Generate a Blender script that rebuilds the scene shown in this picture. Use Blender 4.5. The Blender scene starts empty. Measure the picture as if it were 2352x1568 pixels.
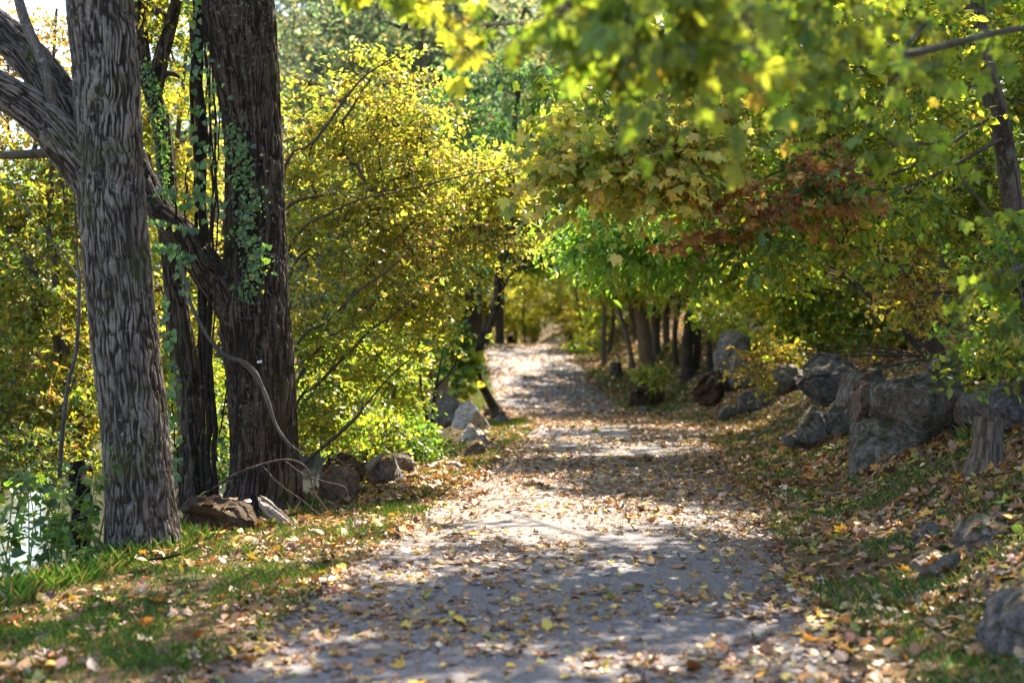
import bpy, math, random
import numpy as np
from mathutils import Vector
rng = np.random.default_rng(7)
random.seed(7)
C = bpy.context.scene.collection
# ---------------------------------------------------------------- camera maths
# photo measurements are in a 2352 x 1568 grid; the camera stands at (0,0,1.52) and looks along +Y
F, CX, CY, CAMZ = 3267.0, 1176.0, 784.0, 1.52
def P(px, py, d):
    return np.array([(px-CX)/F*d, d, CAMZ-(py-CY)/F*d])
def W(px, d):
    return px*d/F
# ---------------------------------------------------------------- noise
def _hash(ix, iy, iz, seed):
    h = (ix.astype(np.int64)*374761393 + iy.astype(np.int64)*668265263 + iz.astype(np.int64)*2147483647 + seed*974634777) & 0xffffffff
    h = ((h ^ (h >> 13))*1274126177) & 0xffffffff
    h = ((h ^ (h >> 16))*2246822519) & 0xffffffff
    return ((h ^ (h >> 15)) & 0xffff)/65535.0
def vnoise(p, seed=0):
    p = np.asarray(p, float); i = np.floor(p); f = p-i; f = f*f*f*(f*(f*6-15)+10)
    ix, iy, iz = i[..., 0], i[..., 1], i[..., 2]
    out = 0
    for dx in (0, 1):
        wx = f[..., 0] if dx else 1-f[..., 0]
        for dy in (0, 1):
            wy = f[..., 1] if dy else 1-f[..., 1]
            for dz in (0, 1):
                wz = f[..., 2] if dz else 1-f[..., 2]
                out = out + wx*wy*wz*_hash(ix+dx, iy+dy, iz+dz, seed)
    return out
def fbm(p, octv=4, seed=0):
    a, s, t = 1.0, 0, 0
    p = np.asarray(p, float)
    for k in range(octv):
        s = s+a*vnoise(p*2**k+k*17.3, seed+k); t += a; a *= .5
    return s/t
def smooth(a, b, x):
    t = np.clip((x-a)/(b-a), 0, 1); return t*t*(3-2*t)
def nrm(v):
    return v/np.maximum(np.linalg.norm(v, axis=-1, keepdims=True), 1e-9)
# ---------------------------------------------------------------- terrain
_yt = np.linspace(-10, 140, 1501)
def _tab(xs, ys, k=41):
    v = np.interp(_yt, xs, ys); pad = np.pad(v, k//2, mode='edge')
    return np.convolve(pad, np.ones(k)/k, 'valid')
_pc = _tab([-10, 0, 6.3, 9.5, 13, 18, 23, 27, 31, 35, 42, 50, 58, 75, 100, 140], [-1.2, -.42, .06, .38, .75, 1.25, 1.66, 1.92, 1.55, 1.12, .75, .46, .3, .2, -3, -12])
_pz = _tab([-10, 24, 27, 31, 35, 50, 52.5, 62, 140], [0, 0, -.03, -.15, -.15, 1.38, 1.43, 1.1, 1.1])
_vw = _tab([-10, 11, 13, 18, 24, 60, 140], [2.1, 2.0, 1.7, .75, .55, .8, 2])
def pc(y): return np.interp(y, _yt, _pc)
def pz(y): return np.interp(y, _yt, _pz)
def vw(y): return np.interp(y, _yt, _vw)
_tt = np.linspace(0, 80, 1601)
_sl = .07+.47*smooth(.15, 1.3, _tt)-.1*smooth(5, 9, _tt)-.2*smooth(25, 50, _tt)
_bk = np.concatenate([[0], np.cumsum((_sl[1:]+_sl[:-1])/2*(_tt[1]-_tt[0]))])
WATER = -1.75
def height(x, y):
    x = np.asarray(x, float); y = np.asarray(y, float)
    s = x-pc(y); z = pz(y)+0*x
    n1 = fbm(np.stack([x*.9, y*.9, 0*x], -1), 3, 5)-.5
    n2 = fbm(np.stack([x*.12, y*.12, 0*x+3], -1), 3, 9)-.5
    t = s-1.62
    zr = np.where(t > 0, np.interp(t, _tt, _bk)+n1*.22*smooth(0, 1.2, t)+n2*3.0*smooth(4, 14, t), 0)
    u = -s-1.55; w = vw(y)
    drop = smooth(0, 1, (u-w)/2.2)*2.0+np.clip(u-w-2.2, 0, 4)*.25
    zl = np.where(u > 0, -.05*np.clip(u, 0, 3)+n1*.10*smooth(0, .6, u)-drop, 0)
    fb = np.clip(-x-27+.06*y+6*n2, 0, None)            # the far bank of the river and the field above it
    zl = np.where(u > 0, zl+np.minimum(fb*.9, 2.9)+.27*np.clip(fb-8, 0, 110)+n2*3*smooth(10, 40, fb), 0)
    inside = -.03*(1-smooth(1.2, 1.5, np.abs(s)))
    zz = z*(1-smooth(4, 12, u))+zr+zl+inside
    return zz
_dm = np.concatenate([np.linspace(2.5, 60, 4000), np.linspace(60, 160, 1500)])
def G(px, py):
    """the point of the ground seen at a place of the photograph"""
    x = (px-CX)/F*_dm; z = CAMZ-(py-CY)/F*_dm
    k = np.argmax(z < height(x, _dm)); d = _dm[k]
    return P(px, py, d)
def onground(x, y, dz=0):
    return np.array([x, y, float(height(x, y))+dz])
# ---------------------------------------------------------------- meshes
class MB:
    def __init__(s): s.v = []; s.f = []; s.n = 0; s.at = []; s.fc = []
    def add(s, v, f, attr=None, fcol=None):
        v = np.asarray(v, np.float32); f = np.asarray(f, np.int64)
        s.v.append(v); s.f.append(f+s.n); s.n += len(v)
        s.at.append(np.full(len(v), .5, np.float32) if attr is None else np.asarray(attr, np.float32))
        s.fc.append(np.ones((len(f), 3), np.float32)*.5 if fcol is None else np.asarray(fcol, np.float32))
    def build(s, name, mat, parent=None, smoothed=True, color=False, attr=False):
        me = bpy.data.meshes.new(name)
        if s.n:
            v = np.concatenate(s.v); me.vertices.add(len(v)); me.vertices.foreach_set('co', v.ravel())
            tot = np.concatenate([np.full(len(f), f.shape[1], np.int32) for f in s.f])
            idx = np.concatenate([f.ravel() for f in s.f]).astype(np.int32)
            me.loops.add(len(idx)); me.loops.foreach_set('vertex_index', idx)
            me.polygons.add(len(tot))
            st = np.concatenate([[0], np.cumsum(tot)[:-1]]).astype(np.int32)
            me.polygons.foreach_set('loop_start', st)
            me.polygons.foreach_set('loop_total', tot)
            me.polygons.foreach_set('use_smooth', np.full(len(tot), smoothed))
            me.update(calc_edges=True)
            if color:
                a = me.attributes.new('Col', 'FLOAT_COLOR', 'FACE'); c = np.concatenate(s.fc)
                a.data.foreach_set('color', np.concatenate([c, np.ones((len(c), 1), np.float32)], 1).ravel())
            if attr:
                a = me.attributes.new('ridge', 'FLOAT', 'POINT'); a.data.foreach_set('value', np.concatenate(s.at))
        o = bpy.data.objects.new(name, me); C.objects.link(o)
        for m in (mat if isinstance(mat, (list, tuple)) else [mat]): me.materials.append(m)
        if parent is not None:
            o.parent = parent
            o.location = -Vector(parent.location)
        return o
def tag(o, label=None, cat=None, group=None, kind=None):
    if label: o['label'] = label
    if cat: o['category'] = cat
    if group: o['group'] = group
    if kind: o['kind'] = kind
    return o
def empty(name, loc, label, cat, group=None):
    o = bpy.data.objects.new(name, None); C.objects.link(o); o.location = [float(q) for q in loc]; o.empty_display_size = .1
    return tag(o, label, cat, group)
def resample(pts, n):
    """smooth curve through control points (any number of columns)"""
    p = np.asarray(pts, float)
    if len(p) == 2: return p[0]+(p[1]-p[0])*np.linspace(0, 1, n)[:, None]
    q = np.vstack([2*p[0]-p[1], p, 2*p[-1]-p[-2]])
    seg = np.linalg.norm(np.diff(p[:, :3], axis=0), axis=1); cum = np.concatenate([[0], np.cumsum(seg)])
    t = np.linspace(0, cum[-1], n); k = np.clip(np.searchsorted(cum, t, 'right')-1, 0, len(p)-2)
    u = ((t-cum[k])/np.maximum(seg[k], 1e-9))[:, None]
    a, b, c, d = q[k], q[k+1], q[k+2], q[k+3]
    return .5*(2*b+(c-a)*u+(2*a-5*b+4*c-d)*u*u+(3*b-a-3*c+d)*u**3)
def frames(p):
    t = nrm(np.gradient(p, axis=0)); m = nrm(p[-1]-p[0])
    ref = np.array([1., 0, 0]) if abs(m[0]) < .7 else np.array([0, 1., 0])
    a = nrm(ref-t*(t@ref)[:, None]); b = np.cross(t, a)
    return t, a, b
def tube(mb, p, r, sides=6, cap=True):
    p = np.asarray(p, float); n = len(p); t, a, b = frames(p)
    th = np.linspace(0, 2*np.pi, sides, endpoint=False)
    r = np.broadcast_to(np.asarray(r, float), (n,))
    v = p[:, None]+r[:, None, None]*(np.cos(th)[None, :, None]*a[:, None]+np.sin(th)[None, :, None]*b[:, None])
    i = np.arange(n-1)[:, None]*sides; j = np.arange(sides)[None]; k = (j+1) % sides
    f = np.stack([i+j, i+k, i+sides+k, i+sides+j], -1).reshape(-1, 4)
    mb.add(v.reshape(-1, 3), f)
    if cap and sides > 4:
        c = np.vstack([v[-1], p[-1]]); mb.add(c, [[q, (q+1) % sides, sides] for q in range(sides)])
def twig_tubes(mb, p0, p1, p2, r):
    """many thin three-sided twigs at once"""
    n = len(p0)
    if n == 0: return
    d = nrm(p2-p0); ref = np.where(np.abs(d[:, 2:3]) < .8, np.array([[0, 0, 1.]]), np.array([[1., 0, 0]]))
    a = nrm(np.cross(d, ref)); b = np.cross(d, a); vs = []
    for p, k in ((p0, 1.), (p1, .75), (p2, .35)):
        for th in (0, 2.094, 4.189):
            vs.append(p+(a*math.cos(th)+b*math.sin(th))*(r*k)[:, None])
    v = np.stack(vs, 1).reshape(-1, 3)
    base = np.array([[q*3+j, q*3+(j+1) % 3, q*3+3+(j+1) % 3, q*3+3+j] for q in (0, 1) for j in range(3)])
    mb.add(v, (np.arange(n)[:, None, None]*9+base[None]).reshape(-1, 4))
def bark_tube(mb, pts, sides, rings, seed, scale=20, amp=.013, flare=0, lump=.05, stretch=5.5):
    """a big trunk with real furrowed bark: pts = x, y, z, radius"""
    q = resample(pts, rings); p = q[:, :3]; r = q[:, 3]; t, a, b = frames(p)
    L = np.concatenate([[0], np.cumsum(np.linalg.norm(np.diff(p, axis=0), axis=1))])
    th = np.linspace(0, 2*np.pi, sides, endpoint=False)
    R0 = r.mean(); cs, sn = np.cos(th)[None]+0*L[:, None], np.sin(th)[None]+0*L[:, None]; LL = L[:, None]+0*th[None]
    big = fbm(np.stack([cs*1.6, sn*1.6, LL*1.3], -1), 3, seed)-.5
    wa = (fbm(np.stack([cs*R0*9, sn*R0*9, LL*5], -1), 2, seed+3)-.5)*.9
    q3 = np.stack([(cs+wa*.25)*R0*scale, (sn+wa*.25)*R0*scale, LL*scale/stretch+wa*1.5], -1)
    n1 = vnoise(q3, seed+11); n2 = vnoise(q3*1.8+9, seed+12); n3 = vnoise(q3*.6+31, seed+13)
    n4 = vnoise(q3*np.array([3.2, 3.2, 2.2])+51, seed+14)
    ridge = np.clip((smooth(.02, .3, np.abs(n1-.5))*.34+n2*.30+n4*.26+n3*.10-.22)*1.75, 0, 1)
    fine = fbm(np.stack([cs*R0*60, sn*R0*60, LL*40], -1), 2, seed+21)
    hgt = np.clip(ridge*.85+fine*.3-.1, 0, 1)
    rad = r[:, None]*(1+lump*2*big)+amp*(hgt-.5)*2
    if flare:
        fl = np.exp(-LL/.28)*flare; fl = fl*(.45+1.1*vnoise(np.stack([cs*1.7+4, sn*1.7, 0*LL+seed], -1), seed))
        rad = rad*(1+fl)
    v = p[:, None]+rad[..., None]*(cs[..., None]*a[:, None]+sn[..., None]*b[:, None])
    i = np.arange(rings-1)[:, None]*sides; j = np.arange(sides)[None]; k = (j+1) % sides
    f = np.stack([i+j, i+k, i+sides+k, i+sides+j], -1).reshape(-1, 4)
    mb.add(v.reshape(-1, 3), f, attr=hgt.ravel())
    return q
# ---------------------------------------------------------------- leaves
def _fan(out, c):
    n = len(out); return np.array(out+[c], float), np.array([[i, (i+1) % n, n] for i in range(n)])
def T_oval(w=.27, z=.05, d=-.1):
    return (np.array([[0, 0, 0], [w, .3, z], [w*.85, .66, z+d*.4], [0, 1, d], [-w*.85, .66, z+d*.4], [-w, .3, z]], float), np.array([[0, 1, 2, 3], [0, 3, 4, 5]]))
def T_heart():
    return _fan([[0, .02, 0], [.3, -.1, .03], [.46, .22, .03], [.3, .62, 0], [0, 1, -.12], [-.3, .62, 0], [-.46, .22, .03], [-.3, -.1, .03]], [0, .3, -.05])
def T_maple(k=0, curl=0.):
    r = np.random.default_rng(100+k)
    h = [[.2, -.1], [.42, .05], [.62, .14], [.44, .3], [.60, .62], [.40, .6], [.26, .56], [.17, .78]]
    out = [[0, 0]]+h+[[0, 1.05]]+[[-x, y] for x, y in h[::-1]]
    out = [[x*r.uniform(.88, 1.12), y*r.uniform(.92, 1.08)] for x, y in out]
    out = [[x, y, curl*(x*x*1.6+(y-.4)**2*.9)*r.uniform(.5, 1.5)+r.uniform(-.05, .05)] for x, y in out]
    return _fan(out, [0, .32, 0])
def put_leaves(mb, tpl, pos, fwd, nor, size, col):
    """one call lays any number of leaves: base point, direction of the blade, face normal, length, colour"""
    V, Fa = tpl; n = len(pos)
    if n == 0: return
    y = nrm(fwd); x = nrm(np.cross(y, nor)); z = np.cross(x, y)
    v = pos[:, None]+size[:, None, None]*(V[None, :, 0:1]*x[:, None]+V[None, :, 1:2]*y[:, None]+V[None, :, 2:3]*z[:, None])
    f = (np.arange(n)[:, None, None]*len(V)+Fa[None]).reshape(-1, Fa.shape[1])
    mb.add(v.reshape(-1, 3), f, fcol=np.repeat(col, len(Fa), axis=0))
def palette(pal, n, r, jit=.18, group=None, ng=1):
    """pal = [(rgb, weight)...]; leaves of one clump lean towards one colour"""
    w = np.array([q[1] for q in pal], float); w /= w.sum(); cols = np.array([q[0] for q in pal], float)
    k = r.choice(len(pal), n, p=w)
    if group is not None:
        kg = r.choice(len(pal), ng, p=w); k = np.where(r.random(n) < .55, kg[group], k)
    c = cols[k]*np.exp(r.normal(0, jit, (n, 1)))*np.exp(r.normal(0, jit*.35, (n, 3)))
    if group is not None: c = c*np.exp(r.normal(0, .16, (ng, 1)))[group]
    return np.clip(c, .003, .85)
TPL = {'oval': T_oval(), 'slim': T_oval(.18, .04, -.15), 'heart': T_heart(), 'maple': T_maple(1, -.25), 'maple2': T_maple(2, -.5), 'crisp': T_maple(3, -1.6)}
def spray(leafmb, twigmb, cen, out, r, spread=.4, twigs=7, lpt=12, size=.06, kind='oval', pal=None, droop=.15, flat=.6, hang=0., vert=.5):
    """leafy twigs at every clump centre (out = its outward direction)"""
    nc = len(cen); n = nc*twigs
    if n == 0: return
    ci = np.repeat(np.arange(nc), twigs)
    d = r.normal(0, 1, (n, 3)); d[:, 2] *= vert; d = nrm(nrm(d)+out[ci]*.55)
    L = spread*r.uniform(.45, 1.15, n)
    p0 = cen[ci]+r.normal(0, spread*.12, (n, 3)); dr = np.array([0, 0, -1.])*droop
    p1 = p0+d*(L*.5)[:, None]+dr*(L*.25)[:, None]; p2 = p0+d*L[:, None]+dr*(L*1.)[:, None]
    if twigmb is not None: twig_tubes(twigmb, p0, p1, p2, np.full(n, .0022+size*.012))
    m = lpt; ti = np.repeat(np.arange(n), m); t = np.tile((np.arange(m)+.6)/m, n)+r.normal(0, .03, n*m)
    t = np.clip(t, .05, 1.02)[:, None]
    pos = p0[ti]*(1-t)**2+2*p1[ti]*t*(1-t)+p2[ti]*t*t
    tan = nrm(p2[ti]-p0[ti]); up = np.array([0, 0, 1.])
    nor = nrm(up*flat+r.normal(0, 1, (n*m, 3))*.55+np.cross(tan, r.normal(0, 1, (n*m, 3)))*.3)
    side = nrm(np.cross(tan, nor))*np.where(np.tile(np.arange(m), n) % 2, 1., -1.)[:, None]
    fwd = nrm(tan*.55+side*.9+np.array([0, 0, -1.])*hang+r.normal(0, .22, (n*m, 3)))
    nor = nrm(nor-fwd*np.sum(nor*fwd, 1, keepdims=True)+1e-6)
    sz = size*np.clip(r.lognormal(-.06, .3, n*m), .4, 1.7); col = palette(pal, n*m, r, group=ci[ti], ng=nc)
    kinds = kind if isinstance(kind, (list, tuple)) else [kind]; sel = r.integers(0, len(kinds), n*m)
    for q, kd in enumerate(kinds):
        s = sel == q; put_leaves(leafmb, TPL[kd], pos[s], fwd[s], nor[s], sz[s], col[s])
class Ell:
    """a part of a crown: centre and radii in metres, n leafy clumps"""
    def __init__(s, c, rad, n, **kw): s.c = np.asarray(c, float); s.rad = np.asarray(rad, float); s.n = n; s.kw = kw
def E(px, py, d, rx, ry, rd, n, **kw):
    return Ell(P(px, py, d), (W(rx, d), rd, W(ry, d)), n, **kw)
def grow(stems, ells, r, twigr=.004, limit=.7, sag=.12, up=.25, shell=.35):
    """branches from the given stems out to clump centres drawn in the ellipsoids; returns branch list and clumps"""
    P_, R_, par, own = [], [], [], []
    for st in stems:
        q = resample(st, max(4, int(np.linalg.norm(np.diff(np.asarray(st)[:, :3], axis=0), axis=1).sum()/.22)))
        b = len(P_)
        for k in range(len(q)): P_.append(q[k, :3]); R_.append(q[k, 3]); par.append(b+k-1 if k else -1); own.append(1)
    base = len(P_); cl = []
    for ei, e in enumerate(ells):
        v = nrm(r.normal(0, 1, (e.n, 3)))*(shell+(1-shell)*r.random((e.n, 1)))**(.6)
        for q in v: cl.append((e.c+q*e.rad, ei, q))
    pts = np.array(P_); order = np.argsort([np.min(np.linalg.norm(pts-c[0], axis=1)) for c in cl]) if cl else []
    cap = base+6*len(cl)+1; A = np.zeros((cap, 3)); A[:base] = pts; n = base; par = np.array(par+[0]*(cap-base)); cnt = np.zeros(cap)
    br = []
    for k in order:
        c = cl[k][0]; dv = c-A[:n]; dist = np.linalg.norm(dv, axis=1)
        cost = dist*(1+up*np.clip(-dv[:, 2]/np.maximum(dist, .05), -.5, 1))
        i = int(np.argmin(cost)); L = dist[i]; p0 = A[i].copy()
        m = 5 if L > .6 else 3
        mid = p0+(c-p0)*.5+np.array([0, 0, sag*L])+r.normal(0, .07*L, 3)
        t = np.linspace(0, 1, m)[1:, None]; q = p0*(1-t)**2+2*mid*t*(1-t)+c*t*t
        ids = [i]
        for s in q: A[n] = s; par[n] = ids[-1]; ids.append(n); n += 1
        br.append(ids)
        j = ids[-1]
        while j >= base: cnt[j] += 1; j = par[j]
    out = []
    for ids in br:
        i0 = ids[0]; rs = [twigr*max(cnt[j], 1)**.46 for j in ids[1:]]
        cap_r = R_[i0]*limit if i0 < base else 1e9
        r0 = min(rs[0]*1.12, cap_r); rs = [r0]+[min(q, r0) for q in rs]
        out.append((A[ids], rs))
    return out, cl
def leafy(name, loc, label, cat, stems, ells, seed, wood, leaf, group=None, twigr=.004, bark=None, crown='crown', trunk='trunk', limbs='branches', up=.25, sag=.12, twigs_on=True, shell=.35, labels=None):
    """a tree or shrub: Empty > trunk (stems), branches, crown"""
    r = np.random.default_rng(seed)
    root = empty(name, loc, label, cat, group)
    tm = MB()
    for k, st in enumerate(stems):
        ln = np.linalg.norm(np.diff(np.asarray(st)[:, :3], axis=0), axis=1).sum()
        if bark and k < bark.get('n', 1): bark_tube(tm, st, bark['sides'], bark['rings'], seed+k, **bark.get('kw', {}))
        else:
            q = resample(st, max(5, int(ln/.12))); w = fbm(q[:, :3]*2.3+seed, 2, seed)-.5
            tube(tm, q[:, :3]+nrm(r.normal(0, 1, 3))*w[:, None]*q[:, 3:4]*.8, q[:, 3]*(1+.25*w), 12 if q[0, 3] > .04 else 7)
    tm.build(trunk, wood, root, attr=True)
    br, cl = grow(stems, ells, r, twigr, up=up, sag=sag, shell=shell)
    bm = MB()
    for p, rs in br:
        q = resample(np.column_stack([p, rs]), 2*len(p)); tube(bm, q[:, :3], q[:, 3], 6 if rs[0] > .012 else 4, cap=False)
    groups = {}
    for c, ei, q in cl: groups.setdefault(ei, []).append((c, q))
    lm = {}
    for ei, v in groups.items():
        kw = dict(ells[ei].kw); part = kw.pop('part', crown)
        L = lm.setdefault(part, MB())
        cen = np.array([a for a, _ in v]); out = nrm(np.array([b for _, b in v]))
        spray(L, bm if twigs_on else None, cen, out, r, **kw)
    bm.build(limbs, wood, root, attr=True)
    for part, L in lm.items():
        o = L.build(part, leaf, root, smoothed=False, color=True)
        if labels and part in labels: o['label'] = labels[part]
    return root
def children(o): return [q for q in o.children]
def copy_tree(src, loc, rz, sc, label, group=None):
    c = src.copy(); C.objects.link(c); c.location = [float(q) for q in loc]; c.rotation_euler = (0, 0, rz); c.scale = (sc, sc, sc)
    c['label'] = label
    if group: c['group'] = group
    for ch in children(src):
        d = ch.copy(); C.objects.link(d); d.parent = c
    return c
# ---------------------------------------------------------------- rocks
def _ico(sub):
    import bmesh
    bm = bmesh.new(); bmesh.ops.create_icosphere(bm, subdivisions=sub, radius=1)
    v = np.array([q.co[:] for q in bm.verts]); f = np.array([[q.index for q in x.verts] for x in bm.faces]); bm.free(); return v, f
ICO = {k: _ico(k) for k in (3, 4, 5, 6)}
def rock_lump(mb, poly, d, thick, seed, sub=5, chips=26, rough=.05):
    """a boulder with a given outline (photo grid), standing at depth d with real thickness"""
    r = np.random.default_rng(seed); v, f = ICO[sub]
    q = np.array([P(x, y, d) for x, y in poly]); c = q.mean(0)
    e = q-c; ang = np.arctan2(e[:, 2], e[:, 0]); rad = np.hypot(e[:, 0], e[:, 2]); o = np.argsort(ang); ang, rad = ang[o], rad[o]
    cx_, cz_ = rad*np.cos(ang), rad*np.sin(ang)
    phi = np.arctan2(v[:, 2], v[:, 0])
    A = np.concatenate([ang-2*np.pi, ang, ang+2*np.pi]); k = np.searchsorted(A, phi)
    X = np.concatenate([cx_]*3); Z = np.concatenate([cz_]*3)
    x0, z0, x1, z1 = X[k-1], Z[k-1], X[k], Z[k]; dx, dz = np.cos(phi), np.sin(phi)
    den = dx*(z1-z0)-dz*(x1-x0); rho = np.abs((x0*(z1-z0)-z0*(x1-x0))/np.where(np.abs(den) < 1e-9, 1e-9, den))
    rho = np.clip(rho, rad.min()*.5, rad.max()*1.05)
    rim = np.hypot(v[:, 0], v[:, 2])
    h = np.sign(v[:, 1])*np.abs(v[:, 1])**.6
    p = np.stack([dx*rho*rim**.3, h*thick/2, dz*rho*rim**.3], 1)
    S = np.array([rad.mean(), thick/2, rad.mean()])
    for kc in range(chips):
        n = nrm(r.normal(0, 1, 3)*(np.array([.5, 1, .5]) if kc < 9 else np.array([1, .8, 1]))); sup = (p@n).max(); off = sup*(r.uniform(.6, .86) if kc < 9 else r.uniform(.82, .96))
        ex = np.clip(p@n-off, 0, None); p = p-ex[:, None]*n[None]*.92
    nn = nrm(p/S)
    sc = 2.2/max(S.mean(), .05)
    disp = (fbm(p*sc+seed, 6, seed)-.5)*rough*2.6*S.mean()+(np.abs(fbm(p*sc*.6+seed+40, 3, seed+5)-.5)-.12)*rough*2.2*S.mean()
    strata = (fbm(np.stack([p[:, 0]*1.2, p[:, 1]*1.2, p[:, 2]*9+p[:, 0]*r.uniform(-4, 4)], -1)/max(S.mean(), .1)*.5+seed, 3, seed+9)-.5)*rough*1.6*S.mean()
    tl = r.normal(0, .5, 2); g = p[:, 2]+p[:, 0]*tl[0]+p[:, 1]*tl[1]+(fbm(p*sc*.8+seed+70, 4, seed+7)-.5)*S.mean()*1.1
    w = S.mean()*.42; st = np.floor(g/w); step = (_hash(st, st*0+3, st*0+seed, seed)-.5)*rough*3.2*S.mean()     # broken, stepped faces
    p = p+nn*(disp+strata*.6+step)[:, None]
    mb.add(p+c, f)
def rock(name, label, lumps, seed, mat, cat='rock', group=None, parent=None, **kw):
    mb = MB()
    for k, (poly, d, th) in enumerate(lumps): rock_lump(mb, poly, d, th, seed+k*7, **kw)
    o = mb.build(name, mat, smoothed=False)
    c = np.concatenate(mb.v).mean(0); me = o.data
    co = np.concatenate(mb.v)-c.astype(np.float32); me.vertices.foreach_set('co', co.ravel()); o.location = [float(q) for q in c]; me.update()
    return tag(o, label, cat, group)
# ---------------------------------------------------------------- materials
def newmat(name):
    m = bpy.data.materials.new(name); m.use_nodes = True; nt = m.node_tree; nt.nodes.clear()
    out = nt.nodes.new('ShaderNodeOutputMaterial')
    return m, nt, out
def N(nt, t, **kw):
    n = nt.nodes.new(t)
    for k, v in kw.items():
        if k.startswith('i_'):
            n.inputs[k[2:].replace('_', ' ')].default_value = v
        else: setattr(n, k, v)
    return n
def ramp(nt, stops, fac):
    n = nt.nodes.new('ShaderNodeValToRGB'); e = n.color_ramp.elements
    while len(e) < len(stops): e.new(.5)
    for q, (p, c) in zip(e, stops): q.position = p; q.color = (*c, 1) if len(c) == 3 else c
    nt.links.new(fac, n.inputs['Fac']); return n.outputs['Color']
def mixc(nt, fac, a, b, mode='MIX'):
    n = nt.nodes.new('ShaderNodeMix'); n.data_type = 'RGBA'; n.blend_type = mode
    for s, v in ((n.inputs[0], fac), (n.inputs[6], a), (n.inputs[7], b)):
        if isinstance(v, (int, float)): s.default_value = v
        elif isinstance(v, tuple): s.default_value = (*v, 1)
        else: nt.links.new(v, s)
    return n.outputs[2]
def noise(nt, scale, detail=4, rough=.55, vec=None, dist=0):
    n = N(nt, 'ShaderNodeTexNoise', i_Scale=scale, i_Detail=detail, i_Roughness=rough, i_Distortion=dist)
    if vec is not None: nt.links.new(vec, n.inputs['Vector'])
    return n.outputs['Fac']
def objco(nt, sc=(1, 1, 1)):
    t = N(nt, 'ShaderNodeTexCoord'); m = N(nt, 'ShaderNodeMapping'); m.inputs['Scale'].default_value = sc
    nt.links.new(t.outputs['Object'], m.inputs['Vector']); return m.outputs['Vector']
def bump(nt, h, strength=.5, dist=.02):
    b = N(nt, 'ShaderNodeBump', i_Strength=strength, i_Distance=dist); nt.links.new(h, b.inputs['Height']); return b.outputs['Normal']
def rng_map(nt, v, a, b):
    n = N(nt, 'ShaderNodeMapRange'); n.inputs[1].default_value = a; n.inputs[2].default_value = b; nt.links.new(v, n.inputs[0]); return n.outputs[0]
def leaf_mat(name, trans=.45, gloss=.06, rough=.4, tint=(1.15, 1.1, .6), spots=0):
    m, nt, out = newmat(name)
    a = N(nt, 'ShaderNodeAttribute', attribute_name='Col'); col = a.outputs['Color']
    if spots:
        s = rng_map(nt, noise(nt, spots, 2, .5, objco(nt)), .62, .7); col = mixc(nt, s, col, (.12, .055, .02))
    df = N(nt, 'ShaderNodeBsdfDiffuse'); nt.links.new(col, df.inputs['Color'])
    tr = N(nt, 'ShaderNodeBsdfTranslucent'); nt.links.new(mixc(nt, 1., col, tint, 'MULTIPLY'), tr.inputs['Color'])
    m1 = N(nt, 'ShaderNodeMixShader'); m1.inputs[0].default_value = trans
    nt.links.new(df.outputs[0], m1.inputs[1]); nt.links.new(tr.outputs[0], m1.inputs[2])
    gl = N(nt, 'ShaderNodeBsdfGlossy', i_Roughness=rough); gl.inputs['Color'].default_value = (.9, .95, 1, 1)
    m2 = N(nt, 'ShaderNodeMixShader'); m2.inputs[0].default_value = gloss
    nt.links.new(m1.outputs[0], m2.inputs[1]); nt.links.new(gl.outputs[0], m2.inputs[2])
    nt.links.new(m2.outputs[0], out.inputs['Surface']); return m
def principled(nt, out, col, rough=.85, normal=None, spec=.25):
    p = N(nt, 'ShaderNodeBsdfPrincipled', i_Roughness=rough); p.inputs['Specular IOR Level'].default_value = spec
    if isinstance(col, tuple): p.inputs['Base Color'].default_value = (*col, 1)
    else: nt.links.new(col, p.inputs['Base Color'])
    if normal is not None: nt.links.new(normal, p.inputs['Normal'])
    nt.links.new(p.outputs[0], out.inputs['Surface']); return p
def bark_mat(name, dark, mid, pale, lichen=.0, moss=0., fscale=30):
    m, nt, out = newmat(name); v = objco(nt); vs = objco(nt, (1, 1, .22))
    a = N(nt, 'ShaderNodeAttribute', attribute_name='ridge').outputs['Fac']
    f = noise(nt, fscale, 5, .65, vs)
    h = N(nt, 'ShaderNodeMath', operation='MULTIPLY_ADD'); nt.links.new(f, h.inputs[0]); h.inputs[1].default_value = .9; nt.links.new(a, h.inputs[2])
    hh = N(nt, 'ShaderNodeMath', operation='SUBTRACT'); nt.links.new(h.outputs[0], hh.inputs[0]); hh.inputs[1].default_value = .25
    c = ramp(nt, [(.14, dark), (.52, mid), (.95, pale)], hh.outputs[0])
    big = rng_map(nt, noise(nt, 2.2, 3, .6, v), .4, .65); c = mixc(nt, mul(nt, big, .55), c, mid)
    if lichen:
        l = rng_map(nt, noise(nt, 26, 4, .7, v), .56, .66)
        l2 = rng_map(nt, noise(nt, 1.7, 2, .5, v), .40, .62)
        k = N(nt, 'ShaderNodeMath', operation='MULTIPLY'); nt.links.new(l, k.inputs[0]); nt.links.new(l2, k.inputs[1])
        k2 = N(nt, 'ShaderNodeMath', operation='MULTIPLY'); nt.links.new(k.outputs[0], k2.inputs[0]); k2.inputs[1].default_value = lichen
        c = mixc(nt, k2.outputs[0], c, (.42, .43, .40))
    if moss:
        l = rng_map(nt, noise(nt, 3.5, 5, .65, v), .52, .66)
        k2 = N(nt, 'ShaderNodeMath', operation='MULTIPLY'); nt.links.new(l, k2.inputs[0]); k2.inputs[1].default_value = moss
        c = mixc(nt, k2.outputs[0], c, (.06, .065, .015))
    principled(nt, out, c, .9, bump(nt, hh.outputs[0], .7, .012), .15); return m
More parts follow.
